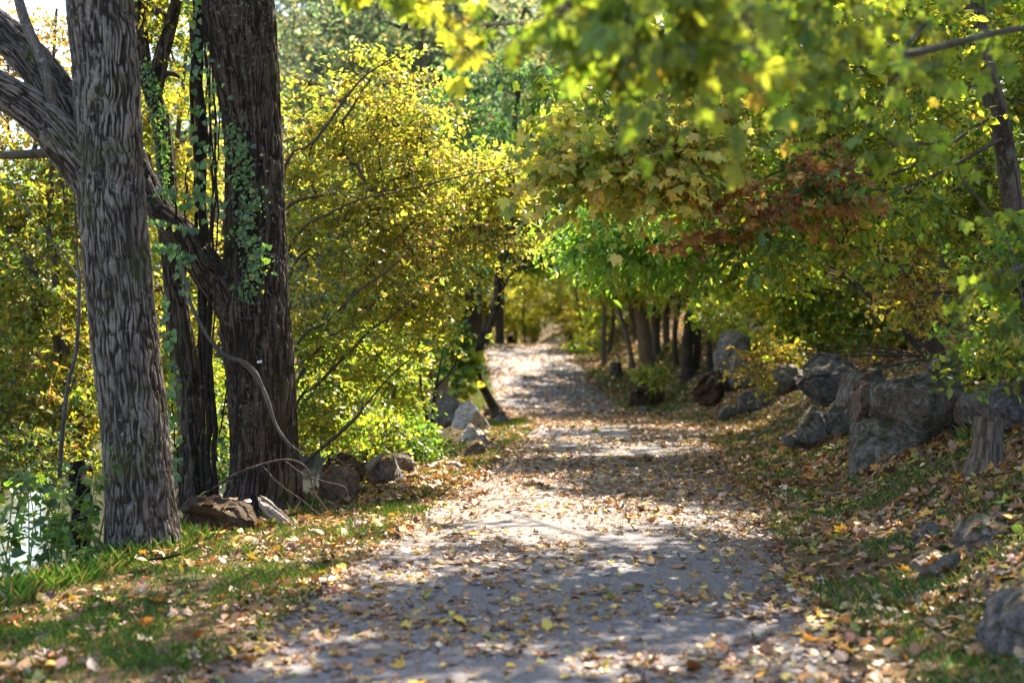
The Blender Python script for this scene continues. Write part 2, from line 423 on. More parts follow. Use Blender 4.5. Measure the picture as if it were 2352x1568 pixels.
def rock_mat(name, base, alt, lich=.5, moss=.5, stain=.4, off=0.):
    m, nt, out = newmat(name); v0 = objco(nt)
    ad = N(nt, 'ShaderNodeVectorMath', operation='ADD'); nt.links.new(v0, ad.inputs[0]); ad.inputs[1].default_value = (off, off*.7, off*1.3); v = ad.outputs[0]
    c = mixc(nt, rng_map(nt, noise(nt, 3., 6, .65, v, .6), .35, .65), base, alt)
    c = mixc(nt, rng_map(nt, noise(nt, 16, 7, .8, v), .42, .62), c, tuple(q*.3 for q in base))
    c = mixc(nt, rng_map(nt, noise(nt, 6, 6, .75, v, .5), .55, .7), c, tuple(min(1, q*1.35) for q in alt))
    c = mixc(nt, mul(nt, rng_map(nt, noise(nt, 1.7, 4, .6, v, .8), .52, .66), stain), c, (.16, .09, .05))
    c = mixc(nt, mul(nt, rng_map(nt, noise(nt, 13, 5, .7, v), .58, .64), lich), c, (.46, .47, .44))
    g = N(nt, 'ShaderNodeNewGeometry'); s = N(nt, 'ShaderNodeSeparateXYZ'); nt.links.new(g.outputs['Normal'], s.inputs[0])
    ms = N(nt, 'ShaderNodeMath', operation='MULTIPLY_ADD'); nt.links.new(s.outputs[2], ms.inputs[0]); ms.inputs[1].default_value = .16; nt.links.new(noise(nt, 4.5, 5, .65, v), ms.inputs[2])
    c = mixc(nt, mul(nt, rng_map(nt, ms.outputs[0], .58, .68), moss), c, (.045, .06, .012))
    hh = N(nt, 'ShaderNodeMath', operation='ADD'); nt.links.new(noise(nt, 9, 8, .7, v, .4), hh.inputs[0]); nt.links.new(noise(nt, 45, 5, .7, v), hh.inputs[1])
    principled(nt, out, c, .88, bump(nt, hh.outputs[0], .9, .05), .25); return m
def mul(nt, v, k):
    n = N(nt, 'ShaderNodeMath', operation='MULTIPLY'); nt.links.new(v, n.inputs[0]); n.inputs[1].default_value = k; return n.outputs[0]
M = {}
M['leaf'] = leaf_mat('leaf', .6, .03)
M['leaf_far'] = leaf_mat('leaf_far', .6, .025, .5)
M['leaf_spotted'] = leaf_mat('leaf_spotted', .62, .02, .45, (1.15, 1.1, .6), spots=38)
M['leaf_wax'] = leaf_mat('leaf_wax', .45, .05, .4)
M['litter'] = leaf_mat('litter', .18, .05, .5, (1.1, 1, .7))
M['grass'] = leaf_mat('grass', .4, .05, .45)
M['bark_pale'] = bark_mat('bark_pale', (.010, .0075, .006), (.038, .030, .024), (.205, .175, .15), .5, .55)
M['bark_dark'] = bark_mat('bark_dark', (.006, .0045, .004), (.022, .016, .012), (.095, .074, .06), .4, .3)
M['bark_wood'] = bark_mat('bark_wood', (.02, .015, .012), (.06, .045, .035), (.14, .115, .10), .35, .2, 40)
M['bark_grey'] = bark_mat('bark_grey', (.05, .045, .04), (.17, .155, .145), (.36, .34, .32), .6, .3, 30)
M['vine_wood'] = bark_mat('vine_wood', (.012, .009, .008), (.04, .03, .024), (.11, .085, .07), .2, .1, 50)
M['dead_wood'] = bark_mat('dead_wood', (.04, .03, .022), (.15, .12, .095), (.33, .28, .24), .4, .05, 34)
M['stump_wood'] = bark_mat('stump_wood', (.03, .022, .016), (.10, .078, .06), (.22, .18, .15), .2, .15, 60)
M['rot_wood'] = bark_mat('rot_wood', (.03, .02, .013), (.10, .07, .045), (.2, .15, .10), .1, .1, 26)
M['rock_brown'] = rock_mat('rock_brown', (.18, .16, .14), (.31, .275, .24), .5, .85, .6, 3.)
M['rock_grey'] = rock_mat('rock_grey', (.165, .155, .148), (.29, .27, .255), .45, .45, .25, 11.)
M['rock_violet'] = rock_mat('rock_violet', (.14, .13, .134), (.235, .215, .22), .7, .4, .2, 23.)
M['rock_pale'] = rock_mat('rock_pale', (.42, .39, .37), (.55, .52, .49), .3, .12, .15, 31.)
M['rock_tan'] = rock_mat('rock_tan', (.19, .135, .095), (.27, .21, .16), .15, .2, .4, 43.)
# ground: leaf mould and thin turf
m, nt, out = newmat('soil'); v = objco(nt)
c = mixc(nt, rng_map(nt, noise(nt, 5, 6, .65, v), .35, .65), (.05, .034, .02), (.13, .085, .045))
c = mixc(nt, rng_map(nt, noise(nt, 60, 4, .7, v), .4, .7), c, (.2, .13, .06))
c = mixc(nt, rng_map(nt, noise(nt, 1.6, 4, .6, v), .5, .6), c, (.045, .065, .018))
sx = N(nt, 'ShaderNodeSeparateXYZ'); nt.links.new(v, sx.inputs[0])
c = mixc(nt, rng_map(nt, sx.outputs[0], -26, -40), c, mixc(nt, noise(nt, .25, 4, .6, v), (.24, .20, .09), (.44, .36, .2)))
principled(nt, out, c, .95, bump(nt, noise(nt, 30, 6, .7, v), .8, .04), .1); M['soil'] = m
# asphalt, worn and dusty
m, nt, out = newmat('asphalt'); v = objco(nt)
c = mixc(nt, rng_map(nt, noise(nt, 2.2, 6, .65, v), .3, .7), (.085, .083, .09), (.125, .12, .125))
c = mixc(nt, rng_map(nt, noise(nt, 160, 3, .7, v), .35, .7), c, (.17, .16, .155))
c = mixc(nt, rng_map(nt, noise(nt, 220, 2, .6, v), .6, .72), c, (.04, .039, .04))
c = mixc(nt, rng_map(nt, noise(nt, .9, 7, .7, objco(nt, (1.6, .6, 1)), 1.), .50, .62), c, (.155, .135, .115))
c = mixc(nt, rng_map(nt, noise(nt, 14, 6, .75, v), .57, .68), c, (.055, .05, .048))
principled(nt, out, c, .8, bump(nt, noise(nt, 190, 4, .7, v), .5, .006), .3); M['asphalt'] = m
# river
m, nt, out = newmat('river_water'); v = objco(nt, (1, .35, 1))
p = principled(nt, out, (.05, .055, .04), .06, bump(nt, noise(nt, 3.5, 4, .6, v), .25, .03), .9); M['water'] = m

m, nt, out = newmat('tag_metal'); principled(nt, out, (.75, .77, .8), .4, None, .5); M['tag'] = m
SUN = (.33, .68, .95); SUNP = 5.0; SKY = .11; EXPO = 2.3
TALL = [(6.6, 8, 9, 3), (8.5, 11.5, 10, 5), (6.0, 11, 9, 4.6), (5.8, 13, 9, 5), (7.0, 15, 9.5, 5), (9, 19, 11, 4), (7, 23, 10, 3.4), (9, 27.5, 11, 4), (7, 32, 10, 3.4), (8.5, 44, 11, 2.5)]
# ================================================================ setting: ground, path, river
def axis(parts):
    return np.unique(np.concatenate([np.arange(a, b, s) for a, b, s in parts]))
xs = axis([(-400, -60, 20), (-60, -14, 1.2), (-14, -5, .3), (-5, 7, .1), (7, 14, .3), (14, 60, 1.5), (60, 401, 20)])
ys = axis([(-40, 2, 2), (2, 28, .12), (28, 66, .35), (66, 140, 2), (140, 700, 20)])
X, Y = np.meshgrid(xs, ys); Z = height(np.clip(X, -180, 90), np.clip(Y, -10, 139))
nx, ny = len(xs), len(ys); i = (np.arange(ny-1)[:, None]*nx+np.arange(nx-1)[None]).ravel()
b = MB(); b.add(np.stack([X.ravel(), Y.ravel(), Z.ravel()], 1), np.stack([i, i+1, i+nx+1, i+nx], 1))
tag(b.build('ground', M['soil']), kind='structure')
ys = np.concatenate([np.arange(-6, 66, .15)]); nn = len(ys); k = 15
s = np.linspace(-1, 1, k); hw = 1.5+(fbm(np.stack([ys*1.1, 0*ys, 0*ys], -1), 3, 3)-.5)*.22; hw2 = 1.5+(fbm(np.stack([ys*1.1, 0*ys+9, 0*ys], -1), 3, 3)-.5)*.22
xx = pc(ys)[:, None]+np.where(s[None] < 0, s[None]*hw[:, None], s[None]*hw2[:, None]); zz = pz(ys)[:, None]+.004-.012*s[None]**4+.006
v = np.stack([xx, np.repeat(ys[:, None], k, 1), zz], -1).reshape(-1, 3)
i = (np.arange(nn-1)[:, None]*k+np.arange(k-1)[None]).ravel()
b = MB(); b.add(v, np.stack([i, i+1, i+k+1, i+k], 1)); tag(b.build('path', M['asphalt']), kind='structure')
b = MB(); b.add([[-60, -20, WATER], [-3, -20, WATER], [-3, 170, WATER], [-60, 170, WATER]], [[0, 1, 2, 3]])
tag(b.build('river_water', M['water']), kind='structure')
# ---------------------------------------------------------------- fallen leaves and grass
r = np.random.default_rng(21)
LIT = [((.38, .20, .07), 3), ((.25, .115, .035), 4), ((.52, .34, .04), 2.4), ((.46, .29, .15), 2), ((.48, .36, .25), 1.1), ((.10, .05, .025), 2.4), ((.19, .10, .045), 3), ((.42, .19, .035), 1.1), ((.3, .33, .06), .5)]
lit = MB()
def strew(x, y, size, lift=0., tilt=.24, kinds=(0, 1, 2), pal=LIT, up=None):
    n = len(x); z = np.where(np.abs(x-pc(y)) < 1.5, pz(y)+.012, height(x, y))+.004+r.random(n)*lift
    if up is not None: z = up
    yaw = r.random(n)*2*np.pi; fwd = np.stack([np.cos(yaw), np.sin(yaw), r.normal(0, tilt, n)], 1)
    g = .15; nx_ = -(height(x+g, y)-height(x-g, y))/(2*g); ny_ = -(height(x, y+g)-height(x, y-g))/(2*g)
    nor = np.stack([nx_, ny_, 0*nx_+1], 1)+r.normal(0, tilt, (n, 3)); fwd = fwd-nrm(nor)*np.sum(fwd*nrm(nor), 1, keepdims=True)*.7
    col = palette(pal, n, r, .25); sel = r.integers(0, 6, n)
    tl = [T_maple(11, .25), T_maple(12, .5), T_maple(13, -.6), T_oval(.36, .08, .1), T_oval(.3, .12, -.2), T_oval(.42, .05, .3)]
    for q in range(6):
        w = sel == q; put_leaves(lit, tl[q], np.stack([x, y, z], 1)[w], fwd[w], nor[w], size[w], col[w])
def area(n, y0, y1, s0, s1, dens):
    y = y0+(y1-y0)*r.random(n); s = s0+(s1-s0)*r.random(n); x = pc(y)+s
    keep = r.random(n) < dens(x, y, s); return x[keep], y[keep]
patch = lambda x, y, sc, sd: fbm(np.stack([x*sc, y*sc, 0*x], -1), 3, sd)
def dens_path(x, y, s):
    d = .24+.14*(1-smooth(8, 10, y))+.14*smooth(9.2, 13.5, y)+.2*smooth(24, 27, y)*(1-smooth(31, 33, y))-.55*smooth(31, 36, y)
    d = d*(1-.75*smooth(21.5, 23, y)*(1-smooth(24.3, 25.5, y))*(s < .3))          # a swept stretch of bare paving
    return d*smooth(.2, .6, patch(x, y, 1.1, 31)+.12*smooth(.7, 1.5, np.abs(s)))*1.25+.13*smooth(1.15, 1.5, s)+.12*smooth(1.25, 1.5, -s)
x, y = area(52000, 4.5, 32, -1.6, 1.6, dens_path); strew(x, y, np.clip(r.lognormal(math.log(.045), .35, len(x)), .02, .1))
x, y = area(60000, 4.5, 20, -1.6, 1.6, lambda x, y, s: .25+.75*dens_path(x, y, s)); strew(x, y, r.uniform(.006, .02, len(x)), tilt=.15)
x, y = area(16000, 32, 64, -1.7, 1.7, lambda x, y, s: .22+.5*smooth(.3, .65, patch(x, y, .5, 33))+.4*smooth(.9, 1.6, np.abs(s))); strew(x, y, r.uniform(.05, .1, len(x)))
x, y = area(38000, 4.5, 32, 1.45, 5.2, lambda x, y, s: (.3+.65*smooth(.40, .62, patch(x, y, 1.3, 37)))*(1-.35*smooth(3, 5, s))); strew(x, y, r.uniform(.035, .09, len(x)), .03, .38)
x, y = area(9000, 10, 60, 4.5, 12, lambda x, y, s: .7+0*x); strew(x, y, r.uniform(.08, .16, len(x)), .04, .5)
x, y = area(9000, 30, 62, 1.4, 5, lambda x, y, s: .7+0*x); strew(x, y, r.uniform(.06, .13, len(x)), .03, .5)
x, y = area(34000, 4.5, 26, -4.2, -1.4, lambda x, y, s: (.12+.6*smooth(.42, .64, patch(x, y, 1.2, 41)))*(1-smooth(0, .9, -s-1.55-vw(y)))); strew(x, y, r.uniform(.035, .085, len(x)), .03, .38)
x, y = area(5000, 10, 45, -7, -2, lambda x, y, s: .4+0*x); strew(x, y, r.uniform(.05, .11, len(x)), .03, .5)
for bx, by in ((-2.82, 10.9), (-2.26, 12.9), (-2.6, 12.0), (-1.6, 13.6), (3.4, 13.5), (3.9, 13.4), (2.9, 14.6)):
    m = 220; a = r.random(m)*6.283; q = r.uniform(.2, .6, m); strew(bx+np.cos(a)*q, by+np.sin(a)*q, r.uniform(.04, .1, m), .06, .5)
gr = MB()
GP = [((.07, .17, .02), 3), ((.12, .22, .025), 2), ((.05, .11, .02), 1.5), ((.24, .26, .06), 1.4), ((.36, .28, .11), 1.)]
def turf(n, y0, y1, s0, s1, dens, hmin=.03, hmax=.09, wid=.0045):
    x, y = area(n, y0, y1, s0, s1, dens); m = len(x); z = height(x, y)-.005
    yaw = r.random(m)*2*np.pi; lean = r.uniform(.1, .9, m); fwd = np.stack([np.cos(yaw)*lean, np.sin(yaw)*lean, 0*x+1], 1)
    nor = np.stack([np.cos(yaw), np.sin(yaw), -lean], 1)+r.normal(0, .2, (m, 3)); h = r.uniform(hmin, hmax, m)
    T = (np.array([[-.5, 0, 0], [.5, 0, 0], [.32, .6, .05], [0, 1, .25], [-.32, .6, .05]], float)*np.array([wid*14, 1, 1]), np.array([[0, 1, 2, 3, 4]]))
    put_leaves(gr, T, np.stack([x, y, z], 1), fwd, nor, h, palette(GP, m, r, .25))
turf(120000, 4.5, 20, -3.9, -1.45, lambda x, y, s: (.12+.88*smooth(.44, .64, patch(x, y, 1.9, 51)))*(1-smooth(-.1, .5, -s-1.55-vw(y))), .03, .085)
turf(9000, 7, 13, -4.2, -3.2, lambda x, y, s: (1-smooth(.2, .8, np.abs(-s-1.55-vw(y)+.25)))*.8, .08, .2)
turf(45000, 16, 30, -2.6, -1.4, lambda x, y, s: .8*(1-smooth(.1, .5, -s-1.55-vw(y)))*smooth(.3, .5, patch(x, y, .9, 55)), .03, .08)
turf(90000, 4.5, 32, 1.5, 3.6, lambda x, y, s: (.05+.8*smooth(.49, .62, patch(x, y, 1.4, 57)))*(1-smooth(2.5, 3.5, s)*.6), .03, .1)
turf(26000, 32, 60, 1.45, 4, lambda x, y, s: .8*smooth(.35, .6, patch(x, y, .8, 58)), .06, .14, .008)
turf(9000, 34, 60, -2.4, -1.45, lambda x, y, s: .8+0*x, .06, .14, .008)
for bx, by in ((-2.82, 10.9), (-2.26, 12.9), (-2.98, 13.6), (4.6, 13.0)):          # tufts round the trunk bases
    m = 900; a = r.random(m)*6.283; q = r.uniform(.24, .55, m); x, y = bx+np.cos(a)*q, by+np.sin(a)*q; z = height(x, y)-.01
    yaw = r.random(m)*6.283; ln = r.uniform(.1, .8, m); put_leaves(gr, (np.array([[-.5, 0, 0], [.5, 0, 0], [.32, .6, .05], [0, 1, .25], [-.32, .6, .05]], float)*np.array([.05, 1, 1]), np.array([[0, 1, 2, 3, 4]])),
        np.stack([x, y, z], 1), np.stack([np.cos(yaw)*ln, np.sin(yaw)*ln, 0*x+1], 1), np.stack([np.cos(yaw), np.sin(yaw), -ln], 1), r.uniform(.06, .19, m), palette(GP, m, r, .25))
tag(gr.build('grass', M['grass'], smoothed=False, color=True), 'short green grass growing in patches on both verges', 'grass', kind='stuff')
# ================================================================ left: the big trunks, vines, bank shrubs
def S(d, *pts, dd=0.):
    """stem through photo points (px, py, width[, depth]); returns x, y, z, radius"""
    o = []
    for k, q in enumerate(pts):
        dk = q[3] if len(q) > 3 else d+dd*k/(len(pts)-1)
        o.append(np.append(P(q[0], q[1], dk), W(q[2]/2, dk)))
    return np.array(o)
OLIVE = [((.33, .28, .035), 2.6), ((.23, .26, .035), 4), ((.12, .19, .03), 4), ((.34, .20, .05), .5), ((.18, .10, .04), .3)]
YEL = [((.49, .43, .065), 3.4), ((.36, .38, .055), 5), ((.22, .29, .045), 4.6), ((.49, .34, .10), 1.1), ((.40, .30, .15), .8)]
LIME = [((.32, .40, .04), 4), ((.20, .31, .035), 3), ((.52, .46, .06), 2.6), ((.12, .22, .03), 1.2)]
GREEN = [((.12, .23, .03), 3), ((.18, .30, .035), 2.4), ((.07, .15, .03), 1.6), ((.32, .35, .05), 1.2)]
TEAL = [((.055, .14, .05), 3), ((.08, .18, .05), 2), ((.05, .11, .05), 2), ((.25, .27, .05), .8)]
SPOT = [((.66, .56, .14), 3), ((.56, .52, .11), 3), ((.28, .34, .05), 2), ((.48, .25, .09), .7)]
DEAD = [((.46, .28, .10), 3), ((.34, .18, .07), 2), ((.55, .36, .13), 1.6)]
DARKG = [((.045, .10, .02), 3), ((.07, .14, .025), 2), ((.20, .2, .03), 1), ((.10, .19, .03), 1.4)]
# --- pale-barked tree
dA = 10.9
base = P(330, 1262, dA)
stems = [S(dA, (338, 1285, 170), (330, 1245, 158), (322, 1150, 150), (312, 1000, 150), (288, 800, 149), (268, 600, 149), (252, 420, 152), (246, 200, 146), (228, 0, 150), (212, -250, 150), (190, -700, 130), (175, -1300, 90)),
         S(dA, (262, 470, 110, dA), (215, 405, 110, dA), (165, 345, 102, dA-.05), (110, 285, 92, dA-.1), (50, 235, 84, dA-.15), (-30, 190, 78, dA-.2), (-200, 90, 66, dA-.3)),
         S(dA, (240, 420, 90, dA+.25), (190, 310, 96, dA+.35), (130, 215, 90, dA+.45), (60, 125, 84, dA+.55), (-10, 62, 78, dA+.6), (-160, -60, 66, dA+.8)),
         S(dA, (132, 300, 26, dA-.05), (118, 235, 26, dA-.16), (104, 165, 25, dA-.18), (84, 110, 25, dA-.18), (62, 62, 24, dA-.16), (40, -10, 22), (10, -160, 18)),
         S(dA, (220, 395, 30, dA+.1), (150, 352, 26, dA+.2), (95, 352, 21, dA+.25), (-10, 356, 20, dA+.3), (-200, 340, 16, dA+.4))]
ells = [Ell([-1.2, 10.6, 6.3], (1.5, 1.5, .7), 46, pal=OLIVE, size=.09, twigs=6, lpt=9, spread=.5, kind='oval'), Ell([-3.4, 11.5, 7.2], (2.2, 2, 1.0), 60, pal=OLIVE, size=.09, twigs=6, lpt=9, kind='oval')]  # first crown mass added above the view to shade the left verge
leafy('broadleaf_tree', base, 'thick pale-barked trunk on the grass verge, forking low with a limb to the left', 'tree', stems, ells, 11, M['bark_pale'], M['leaf'], twigr=.006,
      bark=dict(n=3, sides=360, rings=460, kw=dict(scale=58, amp=.011, stretch=8, flare=.2, lump=.04)))
# --- dark tree with the vine-hung side limb
dB = 12.9
stems = [S(dB, (606, 1210, 190), (604, 1172, 178), (609, 1100, 158), (606, 1000, 152), (597, 850, 156), (583, 700, 160), (587, 560, 142), (586, 420, 134), (579, 286, 133), (563, 143, 150), (541, 0, 172), (505, -220, 180), (440, -700, 140), (400, -1200, 90)),
         S(dB, (560, 730, 80, dB), (508, 655, 84, dB-.1), (476, 619, 78, dB-.12), (428, 548, 68, dB-.1), (371, 486, 60, dB), (333, 414, 56, dB+.1), (290, 320, 50, dB+.2), (230, 150, 44, dB+.4)),
         S(dB, (505, -120, 60, dB), (600, -260, 56), (700, -500, 40), (760, -900, 20))]
ells = [Ell([.9, 12.4, 7.3], (1.8, 1.8, .9), 90, pal=OLIVE, size=.09, twigs=6, lpt=9, spread=.5, kind='oval'), Ell([-.6, 13.2, 7.6], (1.8, 2, .9), 50, pal=OLIVE, size=.09, twigs=7, lpt=10, kind='oval'), Ell([-2.6, 13.6, 8.2], (2.4, 2, 1.0), 60, pal=OLIVE, size=.09, twigs=6, lpt=9, kind='oval')]  # first two masses and their limb added above the view to shade the verge
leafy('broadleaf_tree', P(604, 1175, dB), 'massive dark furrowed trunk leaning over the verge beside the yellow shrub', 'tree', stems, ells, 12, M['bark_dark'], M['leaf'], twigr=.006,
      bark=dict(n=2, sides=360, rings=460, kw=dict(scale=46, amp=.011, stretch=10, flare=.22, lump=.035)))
# --- crooked ivy-clad tree standing between them
dM = 13.6
stems = [S(dM, (452, 1165, 74), (449, 1126, 64), (440, 1000, 58), (428, 850, 58), (412, 740, 52), (396, 620, 46), (384, 500, 44), (384, 430, 42), (379, 350, 42), (371, 286, 42), (350, 215, 40), (334, 165, 36), (322, 60, 30), (312, -120, 26)),
         S(dM, (352, 225, 30), (364, 160, 32), (381, 95, 30), (396, 40, 28), (408, -20, 26), (430, -200, 20)),
         S(dM, (362, 190, 14), (385, 168, 15), (404, 172, 12), (412, 178, 7)),
         S(dM, (393, 50, 22), (362, 28, 20), (335, -10, 18), (300, -140, 12))]
ells = [E(350, -60, dM, 120, 90, 1., 26, pal=OLIVE, size=.07, twigs=6, lpt=10), E(345, 120, dM+.4, 60, 80, .5, 14, pal=OLIVE, size=.06, twigs=5, lpt=9)]
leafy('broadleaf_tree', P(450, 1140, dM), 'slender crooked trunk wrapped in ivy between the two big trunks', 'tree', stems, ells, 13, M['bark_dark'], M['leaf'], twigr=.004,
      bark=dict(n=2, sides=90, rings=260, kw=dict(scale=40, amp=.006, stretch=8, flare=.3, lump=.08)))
# --- hanging woody vines
def vine(label, strands, seed, d, leaves=None, group=None, lsize=.062):
    r = np.random.default_rng(seed); root = empty('vine', P(strands[0][-1][0], strands[0][-1][1], d), label, 'vine', group)
    mb = MB()
    for s in strands:
        q = resample(S(d, *s), max(12, len(s)*9)); L = np.linspace(0, 1, len(q))
        w = np.stack([fbm(np.stack([L*14+seed, L*0+k, L*0], -1), 3, seed+k)-.5 for k in range(3)], 1)
        tube(mb, q[:, :3]+w*(.03+q[:, 3:4]*1.2), q[:, 3]*(1+.3*w[:, 0]), 8)
    mb.build('stem', M['vine_wood'], root)
    if leaves:
        lm = MB()
        for (x0, y0, x1, y1, n, wd) in leaves:
            t = r.random(n); pos = np.array([P(x0+(x1-x0)*a+r.normal(0, wd), y0+(y1-y0)*a, d-.05-abs(r.normal(0, .07))) for a in t])
            fwd = nrm(np.stack([r.normal(0, .55, n), r.normal(0, .35, n)-.25, -np.ones(n)*.8], 1)); nor = nrm(np.stack([r.normal(0, .6, n), -np.ones(n), .5+r.normal(0, .4, n)], 1))
            put_leaves(lm, TPL['heart'], pos, fwd, nor, lsize*r.uniform(.6, 1.25, n), palette([((.09, .2, .04), 3), ((.14, .28, .05), 2), ((.3, .36, .06), .6), ((.07, .15, .05), 1.5)], n, r))
        lm.build('leaves', M['leaf_wax'], root, smoothed=False, color=True)
    return root
vine('thick dark rope of woody vine hanging from the canopy between the big trunks', [[(448, -60, 20), (450, 40, 21), (452, 140, 20), (455, 250, 22), (458, 360, 20), (462, 470, 18), (466, 560, 17), (462, 680, 15), (470, 820, 14), (478, 980, 15), (482, 1130, 16)],
      [(458, -60, 14), (463, 100, 13), (461, 220, 14), (470, 330, 12), (471, 470, 12), (476, 600, 11), (480, 780, 11), (490, 950, 12), (497, 1140, 12)],
      [(440, 60, 9), (441, 200, 10), (446, 330, 10), (452, 480, 9), (455, 600, 9), (456, 760, 8), (464, 900, 9), (466, 1120, 9)]], 31, 12.75,
     [(445, -10, 452, 180, 34, 14), (452, 180, 460, 420, 30, 15), (440, 300, 470, 480, 20, 16)])
vine('loose strands of thin vine trailing beside the dark trunk', [[(478, -40, 5), (484, 120, 5), (492, 240, 5), (497, 380, 6), (492, 480, 6), (487, 560, 6), (500, 640, 6), (520, 700, 5)],
      [(488, 30, 4), (480, 160, 4), (482, 300, 5), (489, 420, 5), (481, 560, 5), (478, 640, 5)], [(470, 60, 4), (476, 200, 4), (486, 340, 4), (499, 460, 4), (498, 600, 4), (490, 760, 4), (484, 900, 5), (500, 1060, 5)],
      [(500, 180, 3), (502, 300, 3), (495, 450, 3), (484, 520, 4), (478, 600, 4)], [(466, 30, 3), (474, 150, 4), (470, 260, 4), (484, 380, 4), (487, 470, 4), (479, 620, 4), (472, 900, 5), (452, 1020, 5)],
      [(548, 690, 5), (566, 740, 5), (556, 850, 6), (545, 940, 6), (537, 1040, 6)], [(571, 655, 4), (575, 760, 4), (592, 870, 5), (612, 960, 5)], [(540, 600, 3), (560, 700, 3), (552, 800, 4), (520, 900, 4), (505, 1000, 4)]], 32, 12.45,
     [(478, 60, 492, 300, 16, 14), (485, 330, 488, 520, 14, 14)])
vine('leafy vine with round green leaves draped over the side limb', [[(386, 420, 5), (400, 470, 5), (408, 540, 6), (420, 600, 6), (430, 660, 5)], [(430, 380, 4), (425, 470, 5), (428, 560, 5), (440, 620, 4)]], 33, 12.5,
     [(375, 430, 440, 480, 34, 16), (350, 505, 455, 530, 26, 12), (360, 560, 420, 590, 26, 13), (400, 560, 436, 690, 30, 12), (470, 420, 425, 470, 12, 12)])
vine('chain of round green leaves hanging down beside the pale trunk', [[(372, 660, 4), (384, 740, 4), (392, 840, 4), (398, 930, 4), (404, 1010, 4), (407, 1110, 4)]], 34, 12.3,
     [(374, 680, 390, 800, 22, 10), (390, 800, 402, 1020, 34, 10), (404, 1040, 408, 1110, 12, 9)])
def ivy(label, pts, d, rad, seed, n, size, host=None):
    r = np.random.default_rng(seed); lm = MB(); q = resample(np.array(pts, float), 200); k = r.integers(0, 200, n)
    px = q[k, 0]+r.normal(0, 1, n)*q[k, 2]; py = q[k, 1]+r.normal(0, 8, n)
    cxp = q[k, 3]; R = q[k, 4]; off = np.clip((px-cxp)/R, -.97, .97)
    dep = d-np.sqrt(1-off**2)*R*d/F-.02-r.random(n)*.03
    pos = np.stack([(cxp+off*R-CX)/F*dep, dep, CAMZ-(py-CY)/F*dep], 1)
    fwd = nrm(np.stack([r.normal(0, .6, n), r.normal(0, .2, n)-.15, r.normal(-.5, .5, n)], 1)); nor = nrm(np.stack([off+r.normal(0, .35, n), -np.ones(n), r.normal(.3, .3, n)], 1))
    put_leaves(lm, TPL['heart'], pos, fwd, nor, size*np.clip(r.lognormal(0, .38, n), .45, 2.2), palette([((.10, .22, .05), 3), ((.16, .3, .05), 2), ((.32, .36, .06), .5), ((.06, .13, .04), 1.6)], n, r))
    o = lm.build('ivy', M['leaf_wax'], None, smoothed=False, color=True); return tag(o, label, 'ivy')
ivy('small-leaved ivy climbing the left face of the massive dark trunk', [(535, 290, 12, 580, 66), (548, 350, 16, 584, 66), (560, 420, 20, 586, 66), (575, 480, 18, 588, 70), (560, 540, 16, 586, 72), (590, 600, 18, 585, 78), (560, 690, 10, 583, 80)], 12.85, .3, 41, 620, .027)
ivy('ivy coating the upper bend of the slender crooked trunk', [(338, 150, 8, 336, 18), (352, 215, 12, 352, 21), (360, 270, 14, 368, 21), (372, 330, 12, 376, 21), (378, 400, 10, 382, 22), (390, 520, 9, 386, 23)], 13.55, .1, 42, 560, .026)
# --- dead branch, tag, twigs, stump pieces
def branch(name, label, cat, strands, d, mat, seed, group=None, thin=1.):
    mb = MB(); r = np.random.default_rng(seed)
    for s in strands:
        q = resample(S(d, *s), max(14, len(s)*8)); L = np.linspace(0, 1, len(q))
        w = np.stack([fbm(np.stack([L*9+seed, L*0+k, L*0], -1), 3, seed+k)-.5 for k in range(3)], 1)
        tube(mb, q[:, :3]+w*(q[:, 3:4]*1.2+.006), q[:, 3]*(1+.35*w[:, 1])*thin, 8)
    return tag(mb.build(name, mat), label, cat, group)
branch('fallen_branch', 'dead lichen-grey branch propped against the massive dark trunk', 'branch', [[(413, 590, 9), (424, 640, 11), (437, 689, 12), (471, 762, 13), (521, 818, 13), (572, 840, 13), (600, 885, 13), (628, 958, 11), (667, 1030, 9)], [(545, 826, 7), (590, 872, 6), (640, 985, 5), (690, 1040, 4)]], 12.35, M['bark_grey'], 51, thin=.72)
o = branch('fallen_branch', 'thin bare grey twig arching over the ground in front of the dark trunk', 'branch', [[(430, 1152, 3), (480, 1128, 4), (540, 1088, 5), (600, 1066, 5), (660, 1055, 5), (695, 1066, 4), (712, 1090, 4), (722, 1130, 3), (752, 1172, 3)], [(650, 1056, 3), (700, 1090, 3), (745, 1105, 3), (790, 1118, 3), (800, 1140, 2)], [(505, 1110, 3), (530, 1106, 3), (536, 1122, 2)], [(600, 1066, 2), (640, 1110, 3), (690, 1145, 3), (745, 1195, 2)]], 12.0, M['dead_wood'], 52)
branch('dead_sapling', 'thin grey dead stem rising just left of the pale trunk', 'sapling', [[(138, 1095, 14, 11.9), (140, 1020, 13), (148, 940, 13), (160, 870, 12), (176, 800, 13), (180, 700, 12), (183, 640, 10), (179, 592, 8), (173, 519, 6), (168, 430, 4)], [(176, 859, 6), (150, 915, 5), (120, 960, 4)], [(184, 640, 5), (160, 610, 5), (126, 563, 5), (82, 505, 4), (41, 452, 4), (15, 402, 3)]], 11.9, M['bark_grey'], 53, thin=.8)
branch('fallen_branch', 'short dark stick lying on the grass in front of the pale trunk', 'branch', [[(340, 1284, 5), (380, 1280, 7), (415, 1271, 6)]], 9.9, M['vine_wood'], 54)
b = MB()
c = P(596, 831, 12.52); w = .022
vx = np.array([[-1, 0, -.6], [1, 0, -.25], [1, 0, .75], [-1, 0, .4]])*w; vb = vx+np.array([0, .004, 0])
b.add(np.vstack([vx, vb])+c, [[0, 1, 2, 3], [7, 6, 5, 4], [0, 4, 5, 1], [1, 5, 6, 2], [2, 6, 7, 3], [3, 7, 4, 0]])
